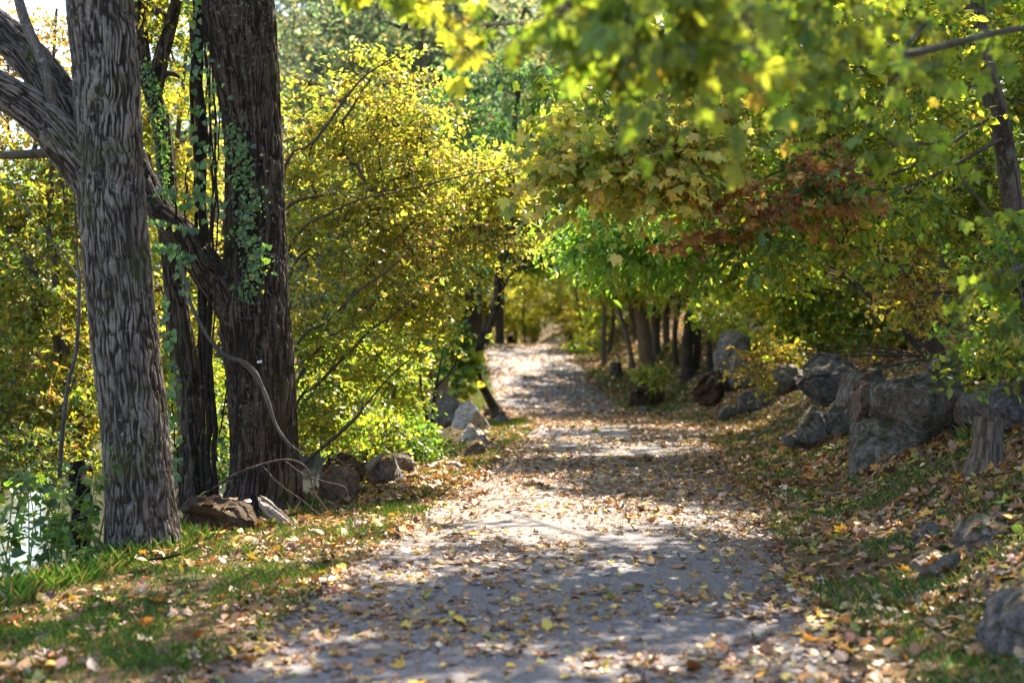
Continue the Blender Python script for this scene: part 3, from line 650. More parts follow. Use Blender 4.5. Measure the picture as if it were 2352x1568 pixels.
tag(b.build('tree_tag', M['tag'], smoothed=False), 'tiny white tag fixed to the massive dark trunk', 'tag')
def logpiece(name, label, cat, pts, d, mat, seed, amp=.02, scale=16, sides=40, rings=60, group=None):
    mb = MB(); q = bark_tube(mb, S(d, *pts), sides, rings, seed, scale=scale, amp=amp, lump=.16)
    for e, k in ((0, 0), (1, rings-1)):                       # broken, splintered end
        ring = mb.v[0][k*sides:(k+1)*sides]; c = ring.mean(0); t = nrm(q[-1, :3]-q[0, :3])*(1 if e else -1); r = np.random.default_rng(seed+e)
        mid = (ring+c)/2+t*r.uniform(-.02, .05, (sides, 1))
        v = np.vstack([ring, mid, c]); f = [[a, (a+1) % sides, sides+(a+1) % sides, sides+a] for a in range(sides)]
        mb.add(v, f); mb.add(v, [[sides+a, sides+(a+1) % sides, 2*sides] for a in range(sides)])
    return tag(mb.build(name, mat, attr=True), label, cat, group)
logpiece('log', 'splintered stub of pale wood sticking up at the foot of the dark trunk', 'log', [(603, 1146, 13, 12.2), (609, 1158, 24, 12.18), (624, 1176, 30, 12.12), (650, 1196, 28, 12.05), (672, 1212, 22, 12.)], 12.2, M['dead_wood'], 61, .014, 22)
rock('rotten_log', 'low mound of rotten wood and roots between the two big trunks', [([(410, 1215), (405, 1165), (440, 1140), (500, 1142), (560, 1158), (595, 1185), (590, 1215), (500, 1225)], 11.8, .5)], 62, M['rot_wood'], 'log', rough=.12)
rock('rotten_log', 'tan rotten log end with curved grain behind the arching twig', [([(728, 1150), (738, 1105), (752, 1068), (790, 1060), (826, 1085), (838, 1130), (820, 1160), (770, 1172)], 13.6, .55)], 63, M['rock_tan'], 'log', rough=.07)
rock('rotten_log', 'upturned root clod topped with dry rootlets behind the tan log end', [([(740, 1110), (746, 1070), (768, 1045), (806, 1040), (830, 1062), (832, 1100), (790, 1120)], 14.2, .5)], 64, M['rot_wood'], 'log', rough=.16)
rock('boulder', 'brown flat-topped rock beside the tan log end', [([(836, 1108), (846, 1075), (878, 1050), (908, 1052), (924, 1080), (926, 1102), (880, 1112)], 15.2, .5)], 65, M['rock_brown'], 'rock')
rock('boulder', 'dark low rock behind the brown flat-topped rock', [([(868, 1090), (872, 1050), (900, 1040), (930, 1042), (955, 1064), (970, 1085), (930, 1100)], 16.2, .5)], 66, M['rock_violet'], 'rock')
logpiece('log', 'short weathered stick of driftwood leaning on the brown flat-topped rock', 'log', [(822, 1095, 14, 14.9), (845, 1072, 15, 15), (876, 1045, 10, 15.1)], 15, M['dead_wood'], 67, .006, 26)
rock('boulder', 'small mossy stone at the verge edge before the flat pale slab', [([(925, 1110), (930, 1092), (955, 1085), (975, 1095), (978, 1110), (950, 1116)], 15.6, .25)], 68, M['rock_brown'], 'rock', sub=4)
rock('boulder', 'flat pale slab lying at the left edge of the path', [([(958, 1088), (985, 1068), (1020, 1057), (1052, 1058), (1066, 1068), (1060, 1082), (1010, 1092), (975, 1096)], 17.2, .7)], 69, M['rock_pale'], 'rock', chips=11)
rock('boulder', 'small grey upright stone behind the flat pale slab', [([(1058, 1062), (1068, 1028), (1095, 1016), (1118, 1018), (1116, 1040), (1100, 1064), (1075, 1068)], 19, .35)], 70, M['rock_grey'], 'rock', sub=4, chips=11)
rock('boulder', 'low grey stone at the grass edge beside the path', [([(1100, 1062), (1118, 1040), (1150, 1034), (1182, 1036), (1190, 1046), (1160, 1056), (1120, 1066)], 20, .4)], 71, M['rock_grey'], 'rock', sub=4)
rock('boulder', 'tilted sunlit slab with a shaded foot in the row of left rocks', [([(1045, 1000), (1060, 972), (1080, 968), (1100, 985), (1125, 1012), (1148, 1030), (1140, 1042), (1090, 1045), (1060, 1030)], 21.5, .6)], 72, M['rock_pale'], 'rock', chips=11)
rock('boulder', 'pale pointed boulder, tallest of the left rocks beside the leaning tree', [([(1035, 975), (1045, 945), (1062, 922), (1080, 918), (1096, 935), (1115, 960), (1130, 980), (1120, 992), (1080, 990), (1050, 985)], 25.5, .8)], 73, M['rock_pale'], 'rock', chips=11)
rock('boulder', 'large pale grey boulder behind the thin sapling on the left bank', [([(978, 975), (980, 920), (992, 892), (1010, 888), (1036, 905), (1062, 925), (1058, 970), (1020, 985)], 27, 1.0)], 74, M['rock_grey'], 'rock', chips=11)
rock('boulder', 'small grey stone at the foot of the leaning tree', [([(1138, 972), (1142, 955), (1155, 947), (1168, 955), (1172, 970), (1155, 976)], 28.5, .3)], 75, M['rock_grey'], 'rock', sub=4)
rock('boulder', 'pale flat stone behind the leaning tree trunk', [([(1108, 950), (1115, 930), (1130, 924), (1150, 935), (1158, 950), (1130, 956)], 31.5, .4)], 76, M['rock_brown'], 'rock', sub=4)
# --- small-leaved trees on the river bank behind the pale trunk
def bank_tree(label, stems, ells, seed): return leafy('riverbank_tree', stems[0][0, :3], label, 'tree', stems, ells, seed, M['bark_wood'], M['leaf'], twigr=.0042, group='small trees on the river bank')
o_ = dict(pal=OLIVE, size=.062, twigs=8, lpt=12, spread=.44)
bank_tree('olive and yellow small tree with a long dark slanting stem left of the pale trunk', [S(15, (200, 1080, 26, 14.6), (172, 900, 22), (141, 762, 20), (117, 710, 19), (88, 651, 18), (59, 589, 16), (32, 543, 14), (-10, 470, 12), (-60, 380, 9)),
    S(15, (185, 980, 18), (138, 850, 18), (129, 720, 18), (126, 607, 18), (114, 543, 16), (117, 431, 14), (120, 330, 9), (110, 220, 6)), S(15, (126, 607, 10), (150, 550, 9), (152, 480, 9), (140, 400, 6)), S(15, (59, 600, 9), (30, 598, 9), (-30, 605, 8))],
    [E(90, 600, 15, 160, 170, 1.2, 70, **o_), E(100, 850, 15, 170, 150, 1.2, 75, **o_), E(20, 420, 15.5, 130, 120, 1.2, 50, **o_), E(70, 1000, 15, 150, 70, .8, 46, **o_), E(170, 380, 15.5, 110, 130, 1., 22, **o_)], 81)
bank_tree('thinly leaved brownish tree reaching up to the sky at the left edge', [S(17, (20, 1120, 30, 16.6), (25, 900, 26), (60, 800, 22), (29, 757, 20), (0, 700, 20), (40, 500, 16), (90, 300, 13), (120, 150, 9), (130, 20, 6)), S(17, (-10, 740, 22), (60, 830, 24), (140, 910, 24), (230, 975, 20)), S(17, (60, 430, 9), (20, 300, 8), (20, 120, 6))],
    [E(80, 180, 17, 140, 130, 1., 74, pal=[((.40, .26, .05), 3), ((.30, .27, .04), 3), ((.36, .16, .05), .8)], size=.055, twigs=7, lpt=9, spread=.46), E(220, 330, 17, 150, 160, 1., 36, **o_), E(60, 720, 17, 170, 170, 1.3, 60, **o_), E(40, 950, 16.6, 140, 110, 1, 44, **o_)], 82)
bank_tree('yellow-leaved small tree filling the gap between the two big trunks', [S(18.5, (470, 1120, 26), (440, 900, 22), (420, 700, 20), (400, 500, 16), (410, 300, 12), (430, 100, 8)), S(18.5, (440, 850, 14), (500, 650, 12), (520, 450, 9)), S(18.5, (410, 600, 12), (350, 420, 10), (340, 200, 7))],
    [E(410, 330, 18.5, 100, 160, 1.2, 50, **{**o_, 'pal': YEL}), E(420, 650, 18.5, 110, 170, 1.2, 60, **{**o_, 'pal': YEL}), E(350, 120, 18.5, 90, 120, 1, 26, **o_), E(420, 920, 18, 100, 110, 1., 44, **{**o_, 'pal': LIME}), E(200, 720, 19, 130, 260, 1.2, 60, **o_)], 83)
branch('dead_tree', 'dark broken trunk behind the green weeds at the left edge', 'dead tree', [[(178, 1262, 56, 12.3), (185, 1200, 48), (188, 1140, 44), (180, 1085, 40), (172, 1060, 30)]], 12.3, M['bark_dark'], 84)
# --- broad-leaved weeds in the lower left corner
def weed(label, px, py, d, hgt, lean, seed, n=34, size=.1):
    r = np.random.default_rng(seed); b0 = P(px, py, d); root = empty('weed', b0, label, 'weed', 'broad-leaved weeds on the river bank')
    st = MB(); lm = MB()
    for k in range(5):
        a = r.normal(0, 1, 2); tip = b0+np.array([lean*.5+a[0]*.22, a[1]*.15, hgt*r.uniform(.6, 1.05)]); b1 = b0+np.array([a[0]*.06, a[1]*.06, 0])
        q = resample(np.array([b1, (b1+tip)/2+np.array([0, 0, .08]), tip]), 14); tube(st, q, np.linspace(.007, .002, 14), 5)
        m = n//5+3; t = r.uniform(.15, 1, m); pos = q[(t*13).astype(int)]; yaw = r.random(m)*6.28
        fwd = nrm(np.stack([np.cos(yaw), np.sin(yaw), r.normal(-.25, .4, m)], 1)); pos = pos+fwd*.04
        put_leaves(lm, TPL['heart'], pos, fwd, nrm(np.stack([r.normal(0, .5, m), r.normal(-.3, .4, m), np.ones(m)], 1)), size*r.uniform(.5, 1.25, m)*(1.1-.4*t), palette([((.10, .20, .025), 3), ((.17, .29, .035), 2), ((.06, .12, .025), 2.4), ((.34, .33, .05), .5)], m, r))
    st.build('stem', M['grass_stem'], root); lm.build('leaves', M['leaf'], root, smoothed=False, color=True)
M['grass_stem'] = newmat('weed_stem')[0]; m = M['grass_stem']; principled(m.node_tree, m.node_tree.nodes[0], (.16, .2, .06), .7)
for k, (px, py, d, h, ln, lb) in enumerate([(145, 1290, 10.6, 1.05, .05, 'tallest green weed, standing left of the pale trunk'), (60, 1310, 10.2, .8, -.1, 'bushy weed with large leaves at the left edge'), (205, 1255, 11.1, .8, .1, 'weed with drooping leaves brushing the pale trunk'), (10, 1260, 11.4, .85, .0, 'weed half cut off by the left edge of the view'), (100, 1240, 11.8, .75, .05, 'small-leaved weed behind the tallest weed before the water'), (30, 1345, 9.6, .45, .05, 'low dark weed on the grass edge at the left'), (130, 1335, 9.9, .3, .1, 'short weed at the top of the grass slope below the tallest weed')]):
    weed(lb, px, py, d, h, ln, 90+k, 80 if h > .5 else 40, .095 if h > .5 else .07)
# --- the yellow shrub arching towards the path
y_ = dict(pal=YEL, size=.06, twigs=5, lpt=12, spread=.56, vert=.2, flat=.8, droop=.1)
lm_ = dict(pal=LIME, size=.058, twigs=6, lpt=12, spread=.5, vert=.22, flat=.8)
yst = [S(14.2, (630, 1120, 19.8, 15), (640, 900, 17.2), (640, 600, 14.5), (656, 376, 7.9), (713, 333, 7.3), (756, 281, 6.6), (789, 233, 5.9), (837, 176, 4.6), (918, 124, 2.6)),
       S(14.8, (625, 1120, 17.2, 15.2), (620, 800, 14.5), (630, 560, 9.9), (661, 476, 7.3), (727, 452, 5.9), (822, 438, 5.3), (937, 435, 4.6), (1027, 412, 4.0), (1132, 390, 2.6), (1200, 376, 2.5)),
       S(14.3, (640, 1115, 17.2, 14.8), (640, 850, 13.2), (650, 620, 9.2), (694, 528, 6.6), (756, 490, 5.9), (832, 457, 4.6), (918, 440, 3.3)),
       S(14.1, (640, 1118, 17.2, 14.8), (650, 920, 11.9), (689, 779, 7.3), (740, 746, 6.6), (780, 710, 6.6), (825, 666, 5.9), (865, 640, 5.3), (894, 618, 4.0), (960, 560, 2.6)),
       S(14.5, (650, 1118, 15.8, 14.9), (668, 980, 10.6), (689, 911, 7.9), (722, 889, 7.9), (762, 849, 7.9), (810, 801, 6.6), (857, 753, 5.3), (898, 728, 4.6), (980, 660, 2.6)),
       S(14.3, (660, 1110, 10.6, 14.8), (704, 1061, 8.6), (744, 1025, 8.6), (788, 988, 8.6), (824, 951, 7.9), (838, 940, 5.9), (834, 924, 3.3)),
       S(14.7, (824, 951, 4.6, 14.6), (860, 905, 4.0), (894, 867, 4.0), (938, 827, 3.3), (997, 794, 2.6)),
       S(14.8, (655, 1110, 11.9, 15), (668, 930, 7.9), (700, 840, 5.9), (760, 770, 5.3), (800, 690, 4.6), (860, 600, 4.0), (960, 500, 2.6)),
       S(15.6, (640, 1110, 13.2, 15.4), (650, 780, 9.2), (680, 600, 6.6), (800, 540, 5.3), (950, 500, 4.0), (1080, 470, 3.3), (1180, 440, 2.5))]
yel = [E(800, 265, 15.2, 80, 70, .6, 22, **y_), E(880, 160, 15.2, 60, 30, .4, 9, **y_), E(700, 320, 15.6, 60, 110, .8, 20, **y_), E(760, 420, 15.4, 120, 70, 1.0, 42, **y_), E(900, 370, 15.8, 140, 70, 1.0, 42, **y_), E(960, 300, 15.8, 50, 40, .4, 10, **y_), E(1060, 400, 15.9, 130, 50, .8, 40, **y_), E(1160, 440, 16.2, 50, 60, .6, 16, **y_),
       E(790, 560, 15, 150, 80, 1.1, 50, **y_), E(980, 530, 15.6, 130, 80, 1.0, 56, **y_), E(760, 690, 14.8, 120, 70, 1.0, 22, **y_), E(930, 660, 15.2, 110, 70, 1.0, 28, **y_), E(975, 720, 15.4, 60, 50, .6, 16, **y_), E(1190, 420, 16.4, 60, 60, .5, 16, **y_), E(930, 270, 15.6, 60, 60, .6, 16, **y_), E(850, 760, 15, 150, 60, 1.2, 24, **lm_), E(770, 850, 15, 110, 60, 1., 16, **lm_), E(870, 900, 15.2, 80, 50, .8, 14, **lm_), E(720, 960, 15, 60, 50, .8, 14, **lm_), E(1130, 555, 16, 70, 40, .5, 16, **y_)]
leafy('yellow_shrub', P(640, 1115, 15), 'large arching shrub of small yellow leaves leaning over the left side of the path', 'shrub', yst, yel, 101, M['bark_wood'], M['leaf'], twigr=.0034, crown='foliage', trunk='stems')
# --- undergrowth behind the left rocks
def bush(label, px, py, d, rx, ry, rd, n, pal, seed, size=.06, kind='oval', name='bush', stems=5, group=None, **kw):
    r = np.random.default_rng(seed); b0 = P(px, py+ry*.9, d); g = float(height(b0[0], b0[1])); top = P(px, py, d)
    if b0[2] > g+.45: b0[0] += kw.get('shift', 2.4 if px > 1250 else -1.2); b0[1] += .5; g = float(height(b0[0], b0[1]))          # rooted further up the slope, reaching out
    b0[2] = g
    st = [np.array([np.append(b0+r.normal(0, .06, 3)*np.array([1, 1, 0]), .018), np.append(b0*.55+top*.45+np.array([0, 0, .25*(top[2]-b0[2])])+r.normal(0, .1, 3), .012), np.append(top+r.normal(0, .3, 3)*np.array([W(rx, d), rd, W(ry, d)]), .006)]) for k in range(stems)]
    return leafy(name, b0, label, name.replace('_', ' '), st, [E(px, py, d, rx, ry, rd, n, pal=pal, size=size, kind=kind, twigs=kw.get('twigs', 6), lpt=kw.get('lpt', 10), spread=kw.get('spread', .35))], seed, M['bark_wood'], M['leaf'], group=group, twigr=.0032, crown='foliage', trunk='stems')
bush('dark green bramble mound behind the rotten log', 850, 1000, 16.5, 90, 40, .8, 36, DARKG+LIME, 111, .06)
bush('bright green low bush at the foot of the yellow shrub', 920, 1010, 18, 80, 50, .8, 46, GREEN, 112, .06)
bush('sunlit green bush behind the thin sapling', 900, 900, 21, 70, 60, 1., 36, LIME, 113, .065)
bush('deep green leafy mound in front of the large pale grey boulder', 1000, 1035, 19.5, 40, 25, .5, 16, DARKG, 114, .07)
bush('shaded green bush over the water behind the dark trunk', 740, 930, 19, 80, 80, 1., 26, LIME, 115, .065)
bush('pale green bush at the river edge behind the yellow shrub', 860, 820, 24, 120, 90, 1.4, 50, LIME, 116, .075)
bush('tangled olive bush on the river bank behind the green weeds', 70, 1040, 13.8, 110, 60, .6, 40, DARKG+OLIVE, 119, .055)
bush('low dark bush at the waterline between the two big trunks', 470, 1060, 17, 60, 50, .7, 20, DARKG, 117, .065)
branch('sapling', 'bare forked sapling standing in front of the large pale grey boulder', 'sapling', [[(990, 1035, 13), (984, 990, 12), (976, 940, 10), (970, 905, 8), (966, 860, 5)], [(986, 1015, 9), (992, 960, 8), (1000, 890, 6), (1010, 850, 4), (1018, 800, 3)], [(1000, 890, 5), (1030, 858, 5), (1050, 825, 4), (1062, 790, 3)]], 20, M['bark_wood'], 118)
# ================================================================ leaning tree, far trees, hill woods
dL = 30.6
t_ = dict(pal=TEAL, size=.105, twigs=7, lpt=10, spread=.7)
lst = [S(dL, (1146, 975, 26), (1141, 945, 24), (1125, 915, 20), (1098, 863, 18), (1103, 794, 18), (1125, 742, 20), (1141, 684, 18), (1143, 629, 17), (1148, 560, 16), (1160, 440, 14), (1180, 300, 12), (1200, 150, 8)),
       S(dL, (1145, 640, 9), (1158, 600, 9), (1168, 570, 8), (1200, 500, 7), (1260, 430, 5)), S(dL, (1150, 540, 8), (1090, 450, 7), (1020, 380, 5)),
       S(dL, (1135, 700, 8), (1185, 620, 7), (1260, 610, 6), (1330, 590, 4))]
leafy('leaning_tree', P(1141, 948, dL), 'slim dark tree leaning over the left edge of the path by the bend', 'tree', lst,
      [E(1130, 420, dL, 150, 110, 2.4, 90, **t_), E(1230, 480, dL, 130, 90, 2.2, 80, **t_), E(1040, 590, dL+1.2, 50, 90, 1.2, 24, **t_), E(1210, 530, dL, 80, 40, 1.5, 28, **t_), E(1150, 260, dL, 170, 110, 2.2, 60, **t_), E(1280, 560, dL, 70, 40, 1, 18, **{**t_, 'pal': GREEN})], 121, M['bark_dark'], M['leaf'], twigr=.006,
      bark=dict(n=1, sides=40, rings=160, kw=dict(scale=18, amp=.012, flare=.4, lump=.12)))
bush('big-leaved blue-green vine thicket hanging on the leaning tree', 1052, 830, 30.2, 26, 80, .5, 22, TEAL+LIME, 122, .15, 'heart', 'vine_thicket', twigs=5, lpt=6, spread=.3)
bush('tall green bush on the bank left of the leaning tree', 975, 770, 27, 50, 70, 1.2, 44, LIME, 123, .085)
leafy('tree', P(1147, 800, 57), 'dark straight trunk on the left of the far end of the path', 'tree', [S(57, (1147, 800, 24), (1148, 740, 19), (1150, 650, 17), (1150, 500, 14), (1145, 300, 8)), S(57, (1150, 640, 7), (1200, 540, 5), (1240, 440, 3))],
      [E(1180, 560, 57, 130, 80, 4, 80, pal=LIME, size=.19, twigs=6, lpt=8, spread=1.1), E(1150, 360, 57, 130, 120, 4, 80, pal=GREEN, size=.2, twigs=6, lpt=8, spread=1.1)], 124, M['bark_wood'], M['leaf_far'], twigr=.01)
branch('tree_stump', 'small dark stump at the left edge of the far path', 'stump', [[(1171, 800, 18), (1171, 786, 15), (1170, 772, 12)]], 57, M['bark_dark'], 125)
# generic trees of the woods, built once and copied
def gen(name, label, seed, pal, group, hgt, size=.17, n=330, low=.16, wid=.30, wood='bark_wood', twigs=6, lpt=9, spread=1.0, kind='oval'):
    r = np.random.default_rng(seed); st = [np.array([[0, 0, -.4, .02*hgt], [.1, 0, hgt*.2, .015*hgt], [.25*r.normal(), .25*r.normal(), hgt*.5, .011*hgt], [.5*r.normal(), .5*r.normal(), hgt*.93, .002*hgt]])]
    for k in range(5):
        a = r.random()*6.28; z0 = hgt*r.uniform(.18, .5); L = hgt*wid*r.uniform(.6, .95)
        st.append(np.array([[.05, 0, z0, .006*hgt], [math.cos(a)*L*.5, math.sin(a)*L*.5, z0+L*.35, .0045*hgt], [math.cos(a)*L, math.sin(a)*L, z0+L*.5, .002*hgt]]))
    el = []
    for k in range(11):
        a = r.random()*6.28; f = r.uniform(low, .95); w = wid*hgt*math.sin(math.pi*min(1, max(.18, (f-low*.7)/(1.08-low*.7))))**.6
        el.append(Ell([math.cos(a)*w*.55, math.sin(a)*w*.55, f*hgt], (w*.62, w*.62, hgt*.11), n//11, pal=pal, size=size, twigs=twigs, lpt=lpt, spread=spread, kind=kind))
    return leafy(name, (0, 0, 0), label, 'tree', st, el, seed, M[wood], M['leaf_far'], group, twigr=.0009*hgt)
HAZ = [((.22, .24, .2), 3), ((.36, .27, .19), 2), ((.2, .24, .14), 2), ((.42, .32, .14), 1)]  # autumn leaf colours greyed and paled to paint in distance haze
spec = {'green': gen('woodland_tree', 'x', 131, GREEN, 'x', 14), 'teal': gen('woodland_tree', 'x', 132, [((.14, .21, .14), 3), ((.20, .26, .16), 2), ((.10, .16, .10), 1.5), ((.36, .32, .18), 1.4)], 'x', 17), 'lime': gen('woodland_tree', 'x', 133, [((.42, .46, .08), 3), ((.5, .46, .09), 3), ((.3, .38, .06), 2)], 'x', 12, n=210), 'olive': gen('woodland_tree', 'x', 134, OLIVE, 'x', 11, wid=.36), 'haze': gen('woodland_tree', 'x', 135, HAZ, 'x', 13, size=.22)}  # the teal palette is greyed as well, haze painted into its leaf colour
r = np.random.default_rng(140); used = set()
def plant(kind, x, y, label, group, sc=1., rz=None):
    rz = r.random()*6.28 if rz is None else rz; s = spec[kind]; z = float(height(x, y))-.1
    if kind not in used:
        used.add(kind); s.location = (x, y, z); s.rotation_euler = (0, 0, rz); s.scale = (sc, sc, sc); s['label'] = label; s['group'] = group; return s
    return copy_tree(s, (x, y, z), rz, sc, label, group)
g1 = 'green trees on the left bank behind the yellow shrub'
for kind, x, y, sc in [('teal', -3.2, 47, 1.0), ('teal', -7.5, 52, 1.05), ('green', -4.6, 62, 1.2), ('teal', -1.8, 66, 1.0), ('haze', -9.5, 66, 1.3), ('teal', -5.5, 42, .8), ('teal', -2.6, 54, 1.25), ('haze', -6.5, 70, 1.6), ('teal', -12, 58, 1.2), ('haze', -3, 82, 1.8), ('teal', -8, 60, 1.35), ('teal', -1.6, 60, 1.3)]:
    plant(kind, x, y, {'teal': 'blue-green tree rising behind the yellow shrub on the left bank', 'haze': 'autumn tree with grey haze painted into its leaves showing between the blue-green trees behind the yellow shrub', 'green': 'fresh green tree among the blue-green trees behind the yellow shrub'}[kind], g1 if kind != 'haze' else 'greyish trees behind the yellow shrub', sc)
g2 = 'yellow-green trees closing the far end of the path'
for kind, x, y, sc in [('lime', -2.2, 76, .8), ('lime', 3.6, 74, .75), ('lime', 6.5, 80, .9), ('lime', -4, 84, .9), ('lime', 2.9, 70, .72), ('lime', -1.5, 70, .7), ('lime', .6, 69, .3), ('green', 1.4, 88, .95), ('lime', .2, 80, .6), ('lime', 0.2, 73, .4), ('lime', 2.9, 68, .45), ('lime', -1.2, 68, .5)]:
    plant(kind, x, y, 'sunlit yellow-green tree closing the view at the end of the path', g2, sc)
g3 = 'trees on the wooded slope right of the path'
for kind, x, y, sc in [('green', 10.5, 22, .9), ('lime', 8.5, 27, .9), ('green', 12.5, 31, 1.), ('lime', 9, 37, 1.), ('olive', 14, 25, 1.1), ('green', 10, 46, 1.1), ('lime', 7.5, 55, .9), ('green', 14, 40, 1.1), ('green', 17, 33, 1.1), ('lime', 12, 60, 1.1), ('green', 7.5, 66, 1.1)]:
    plant(kind, x, y, {'green': 'green tree standing on the leafy slope right of the path', 'lime': 'yellow-green tree standing on the leafy slope right of the path', 'olive': 'olive-brown tree standing on the leafy slope right of the path'}[kind], {'green': 'green', 'lime': 'yellow-green', 'olive': 'olive'}[kind]+' '+g3, sc)
g4 = 'pale trees across the river'
for kind, x, y, sc in [('haze', -27, 95, 1.0), ('haze', -21, 100, 1.1), ('haze', -33, 110, 1.1), ('haze', -17, 108, 1.2), ('haze', -12, 112, 1.3), ('haze', -24, 120, 1.4), ('haze', -15, 130, 1.6), ('haze', -45, 118, .9), ('haze', -38, 100, .7), ('haze', -14, 76, 1.1), ('haze', -9.5, 82, 1.25), ('haze', -17, 84, 1.), ('haze', -6, 92, 1.4), ('haze', -19, 72, 1.2), ('haze', -12, 90, 1.9), ('haze', -2, 100, 2.0), ('olive', -29, 80, .55), ('olive', -33, 84, .5), ('olive', -25, 84, .6)]:
    plant(kind, x, y, {'haze': 'autumn tree with pale haze painted into its leaves on the hillside across the river', 'olive': 'small olive tree at the waterline across the river'}[kind], g4 if kind == 'haze' else 'olive trees across the river', sc)
# ================================================================ right bank: rocks, stump, shrubs, trees, overhanging boughs
def dG(px, py): return float(G(px, py)[1])
dR = dG(2000, 1092)+.35
rock('boulder', 'largest brown boulder on the right bank, with a ledge and moss on top', [([(1988, 985), (1982, 900), (2002, 868), (2045, 853), (2125, 855), (2200, 872), (2225, 920), (2222, 985), (2150, 1003), (2050, 988)], dR+.25, 1.15), ([(1955, 1125), (1957, 1040), (1968, 985), (1990, 962), (2080, 965), (2165, 985), (2150, 1040), (2090, 1080), (2020, 1120)], dR+.1, .9)], 201, M['rock_brown'], sub=6, rough=.05, chips=16)
rock('boulder', 'narrow reddish-brown slab wedged at the left side of the largest boulder', [([(1958, 985), (1957, 915), (1970, 880), (1992, 872), (2000, 920), (1988, 985)], dR+.35, .5)], 202, M['rock_tan'])
rock('boulder', 'violet-grey overhanging boulder above the stump at the right edge', [([(2212, 990), (2214, 930), (2240, 900), (2300, 880), (2370, 872), (2470, 880), (2480, 960), (2400, 985), (2320, 975), (2260, 985)], dR-1.0, 1.3)], 203, M['rock_violet'], sub=6)
rock('boulder', 'mossy lump of rock between the largest boulder and the stump', [([(2200, 1000), (2196, 930), (2212, 895), (2240, 888), (2262, 915), (2258, 980), (2235, 1008)], dR-.35, .6)], 204, M['rock_brown'])
rock('boulder', 'dark rock under the overhang behind the stump', [([(2290, 1050), (2300, 970), (2400, 960), (2480, 980), (2470, 1060), (2370, 1070)], dR-.75, .8)], 215, M['rock_violet'])
d3 = dG(1895, 1020)
rock('boulder', 'violet-grey lichened boulder with a sloping top behind the two grey rocks', [([(1838, 915), (1832, 880), (1850, 845), (1880, 815), (1930, 808), (1985, 825), (1995, 890), (1960, 930), (1885, 938), (1860, 930)], d3+1.2, 1.1)], 205, M['rock_violet'], sub=6)
rock('boulder', 'angular grey-brown rock with a pointed top left of the largest boulder', [([(1832, 1040), (1828, 975), (1850, 955), (1876, 918), (1894, 925), (1900, 985), (1888, 1032), (1855, 1045)], d3+.2, .6)], 206, M['rock_brown'])
rock('boulder', 'grey rock leaning between the pointed rock and the largest boulder', [([(1888, 1015), (1892, 950), (1915, 925), (1942, 916), (1962, 935), (1966, 985), (1950, 1020), (1915, 1026)], d3+.3, .6)], 207, M['rock_grey'])
rock('boulder', 'small dark blue-grey stone in the grass below the pointed rock', [([(1794, 1022), (1800, 1000), (1815, 994), (1830, 1004), (1838, 1022), (1815, 1028)], d3+.05, .25)], 208, M['rock_violet'], sub=4)
rock('boulder', 'small dark stone at the base between the two grey rocks', [([(1878, 1028), (1886, 1008), (1905, 1002), (1920, 1014), (1916, 1028)], d3+.02, .22)], 209, M['rock_violet'], sub=4)
d4 = dG(1720, 955)
rock('boulder', 'tall upright grey slab, highest of the rocks beside the black trunk', [([(1645, 900), (1638, 830), (1642, 785), (1660, 760), (1690, 755), (1722, 775), (1725, 840), (1700, 895)], d4+1.6, .9)], 210, M['rock_grey'], sub=6)
rock('boulder', 'rounded grey rock leaning on the tall upright slab', [([(1668, 900), (1670, 830), (1690, 798), (1715, 800), (1735, 835), (1732, 888), (1700, 902)], d4+1.1, .7)], 211, M['rock_grey'])
rock('boulder', 'grey rock in shade left of the violet-grey lichened boulder', [([(1778, 905), (1776, 860), (1792, 835), (1820, 828), (1845, 850), (1842, 895), (1810, 910)], d3+1.9, .7)], 212, M['rock_grey'])
rock('boulder', 'blocky grey stone in the lower row of right rocks', [([(1694, 948), (1696, 905), (1712, 890), (1732, 892), (1738, 940), (1715, 952)], d4+.2, .5)], 213, M['rock_grey'])
rock('boulder', 'round-topped stone right of the blocky grey stone', [([(1734, 940), (1736, 905), (1755, 892), (1780, 896), (1792, 915), (1785, 938), (1755, 946)], d4+.15, .5)], 214, M['rock_brown'])
rock('boulder', 'flat sunlit stone at the grass edge below the tall upright slab', [([(1644, 960), (1650, 938), (1672, 930), (1692, 940), (1690, 958), (1665, 964)], d4+.1, .4)], 216, M['rock_grey'], sub=4)
rock('boulder', 'mossy brown rock filling the gap above the two grey rocks and the largest boulder', [([(1930, 930), (1938, 880), (1965, 848), (2010, 842), (2040, 860), (2030, 920), (1980, 940)], dR+1.3, .9)], 221, M['rock_brown'])
rock('boulder', 'flat mossy rock on the slope above the stump', [([(2120, 862), (2140, 825), (2200, 812), (2262, 825), (2280, 868), (2200, 880)], dR+.9, .9)], 224, M['rock_brown'])
d5 = dG(2140, 1250)
rock('boulder', 'small brown stone half sunk in leaves below the stump', [([(2100, 1262), (2106, 1222), (2128, 1200), (2160, 1202), (2180, 1225), (2176, 1262), (2140, 1272)], d5+.2, .4)], 217, M['rock_brown'])
rock('boulder', 'sunlit brown stone among leaves right of the small half-sunk stone', [([(2190, 1275), (2196, 1222), (2225, 1196), (2270, 1188), (2312, 1205), (2318, 1255), (2280, 1275), (2230, 1284)], dG(2240, 1270)+.15, .45)], 218, M['rock_brown'])
rock('boulder', 'low dark slab lying in grass below the two brown stones', [([(2090, 1338), (2105, 1292), (2150, 1268), (2195, 1266), (2200, 1295), (2160, 1325), (2120, 1342)], dG(2140, 1330)+.15, .4)], 219, M['rock_brown'])
rock('boulder', 'big grey boulder in the lower right corner', [([(2232, 1560), (2240, 1490), (2270, 1435), (2320, 1380), (2380, 1345), (2470, 1340), (2500, 1480), (2440, 1580), (2330, 1600)], dG(2300, 1545)+.35, .8)], 220, M['rock_grey'], sub=6)
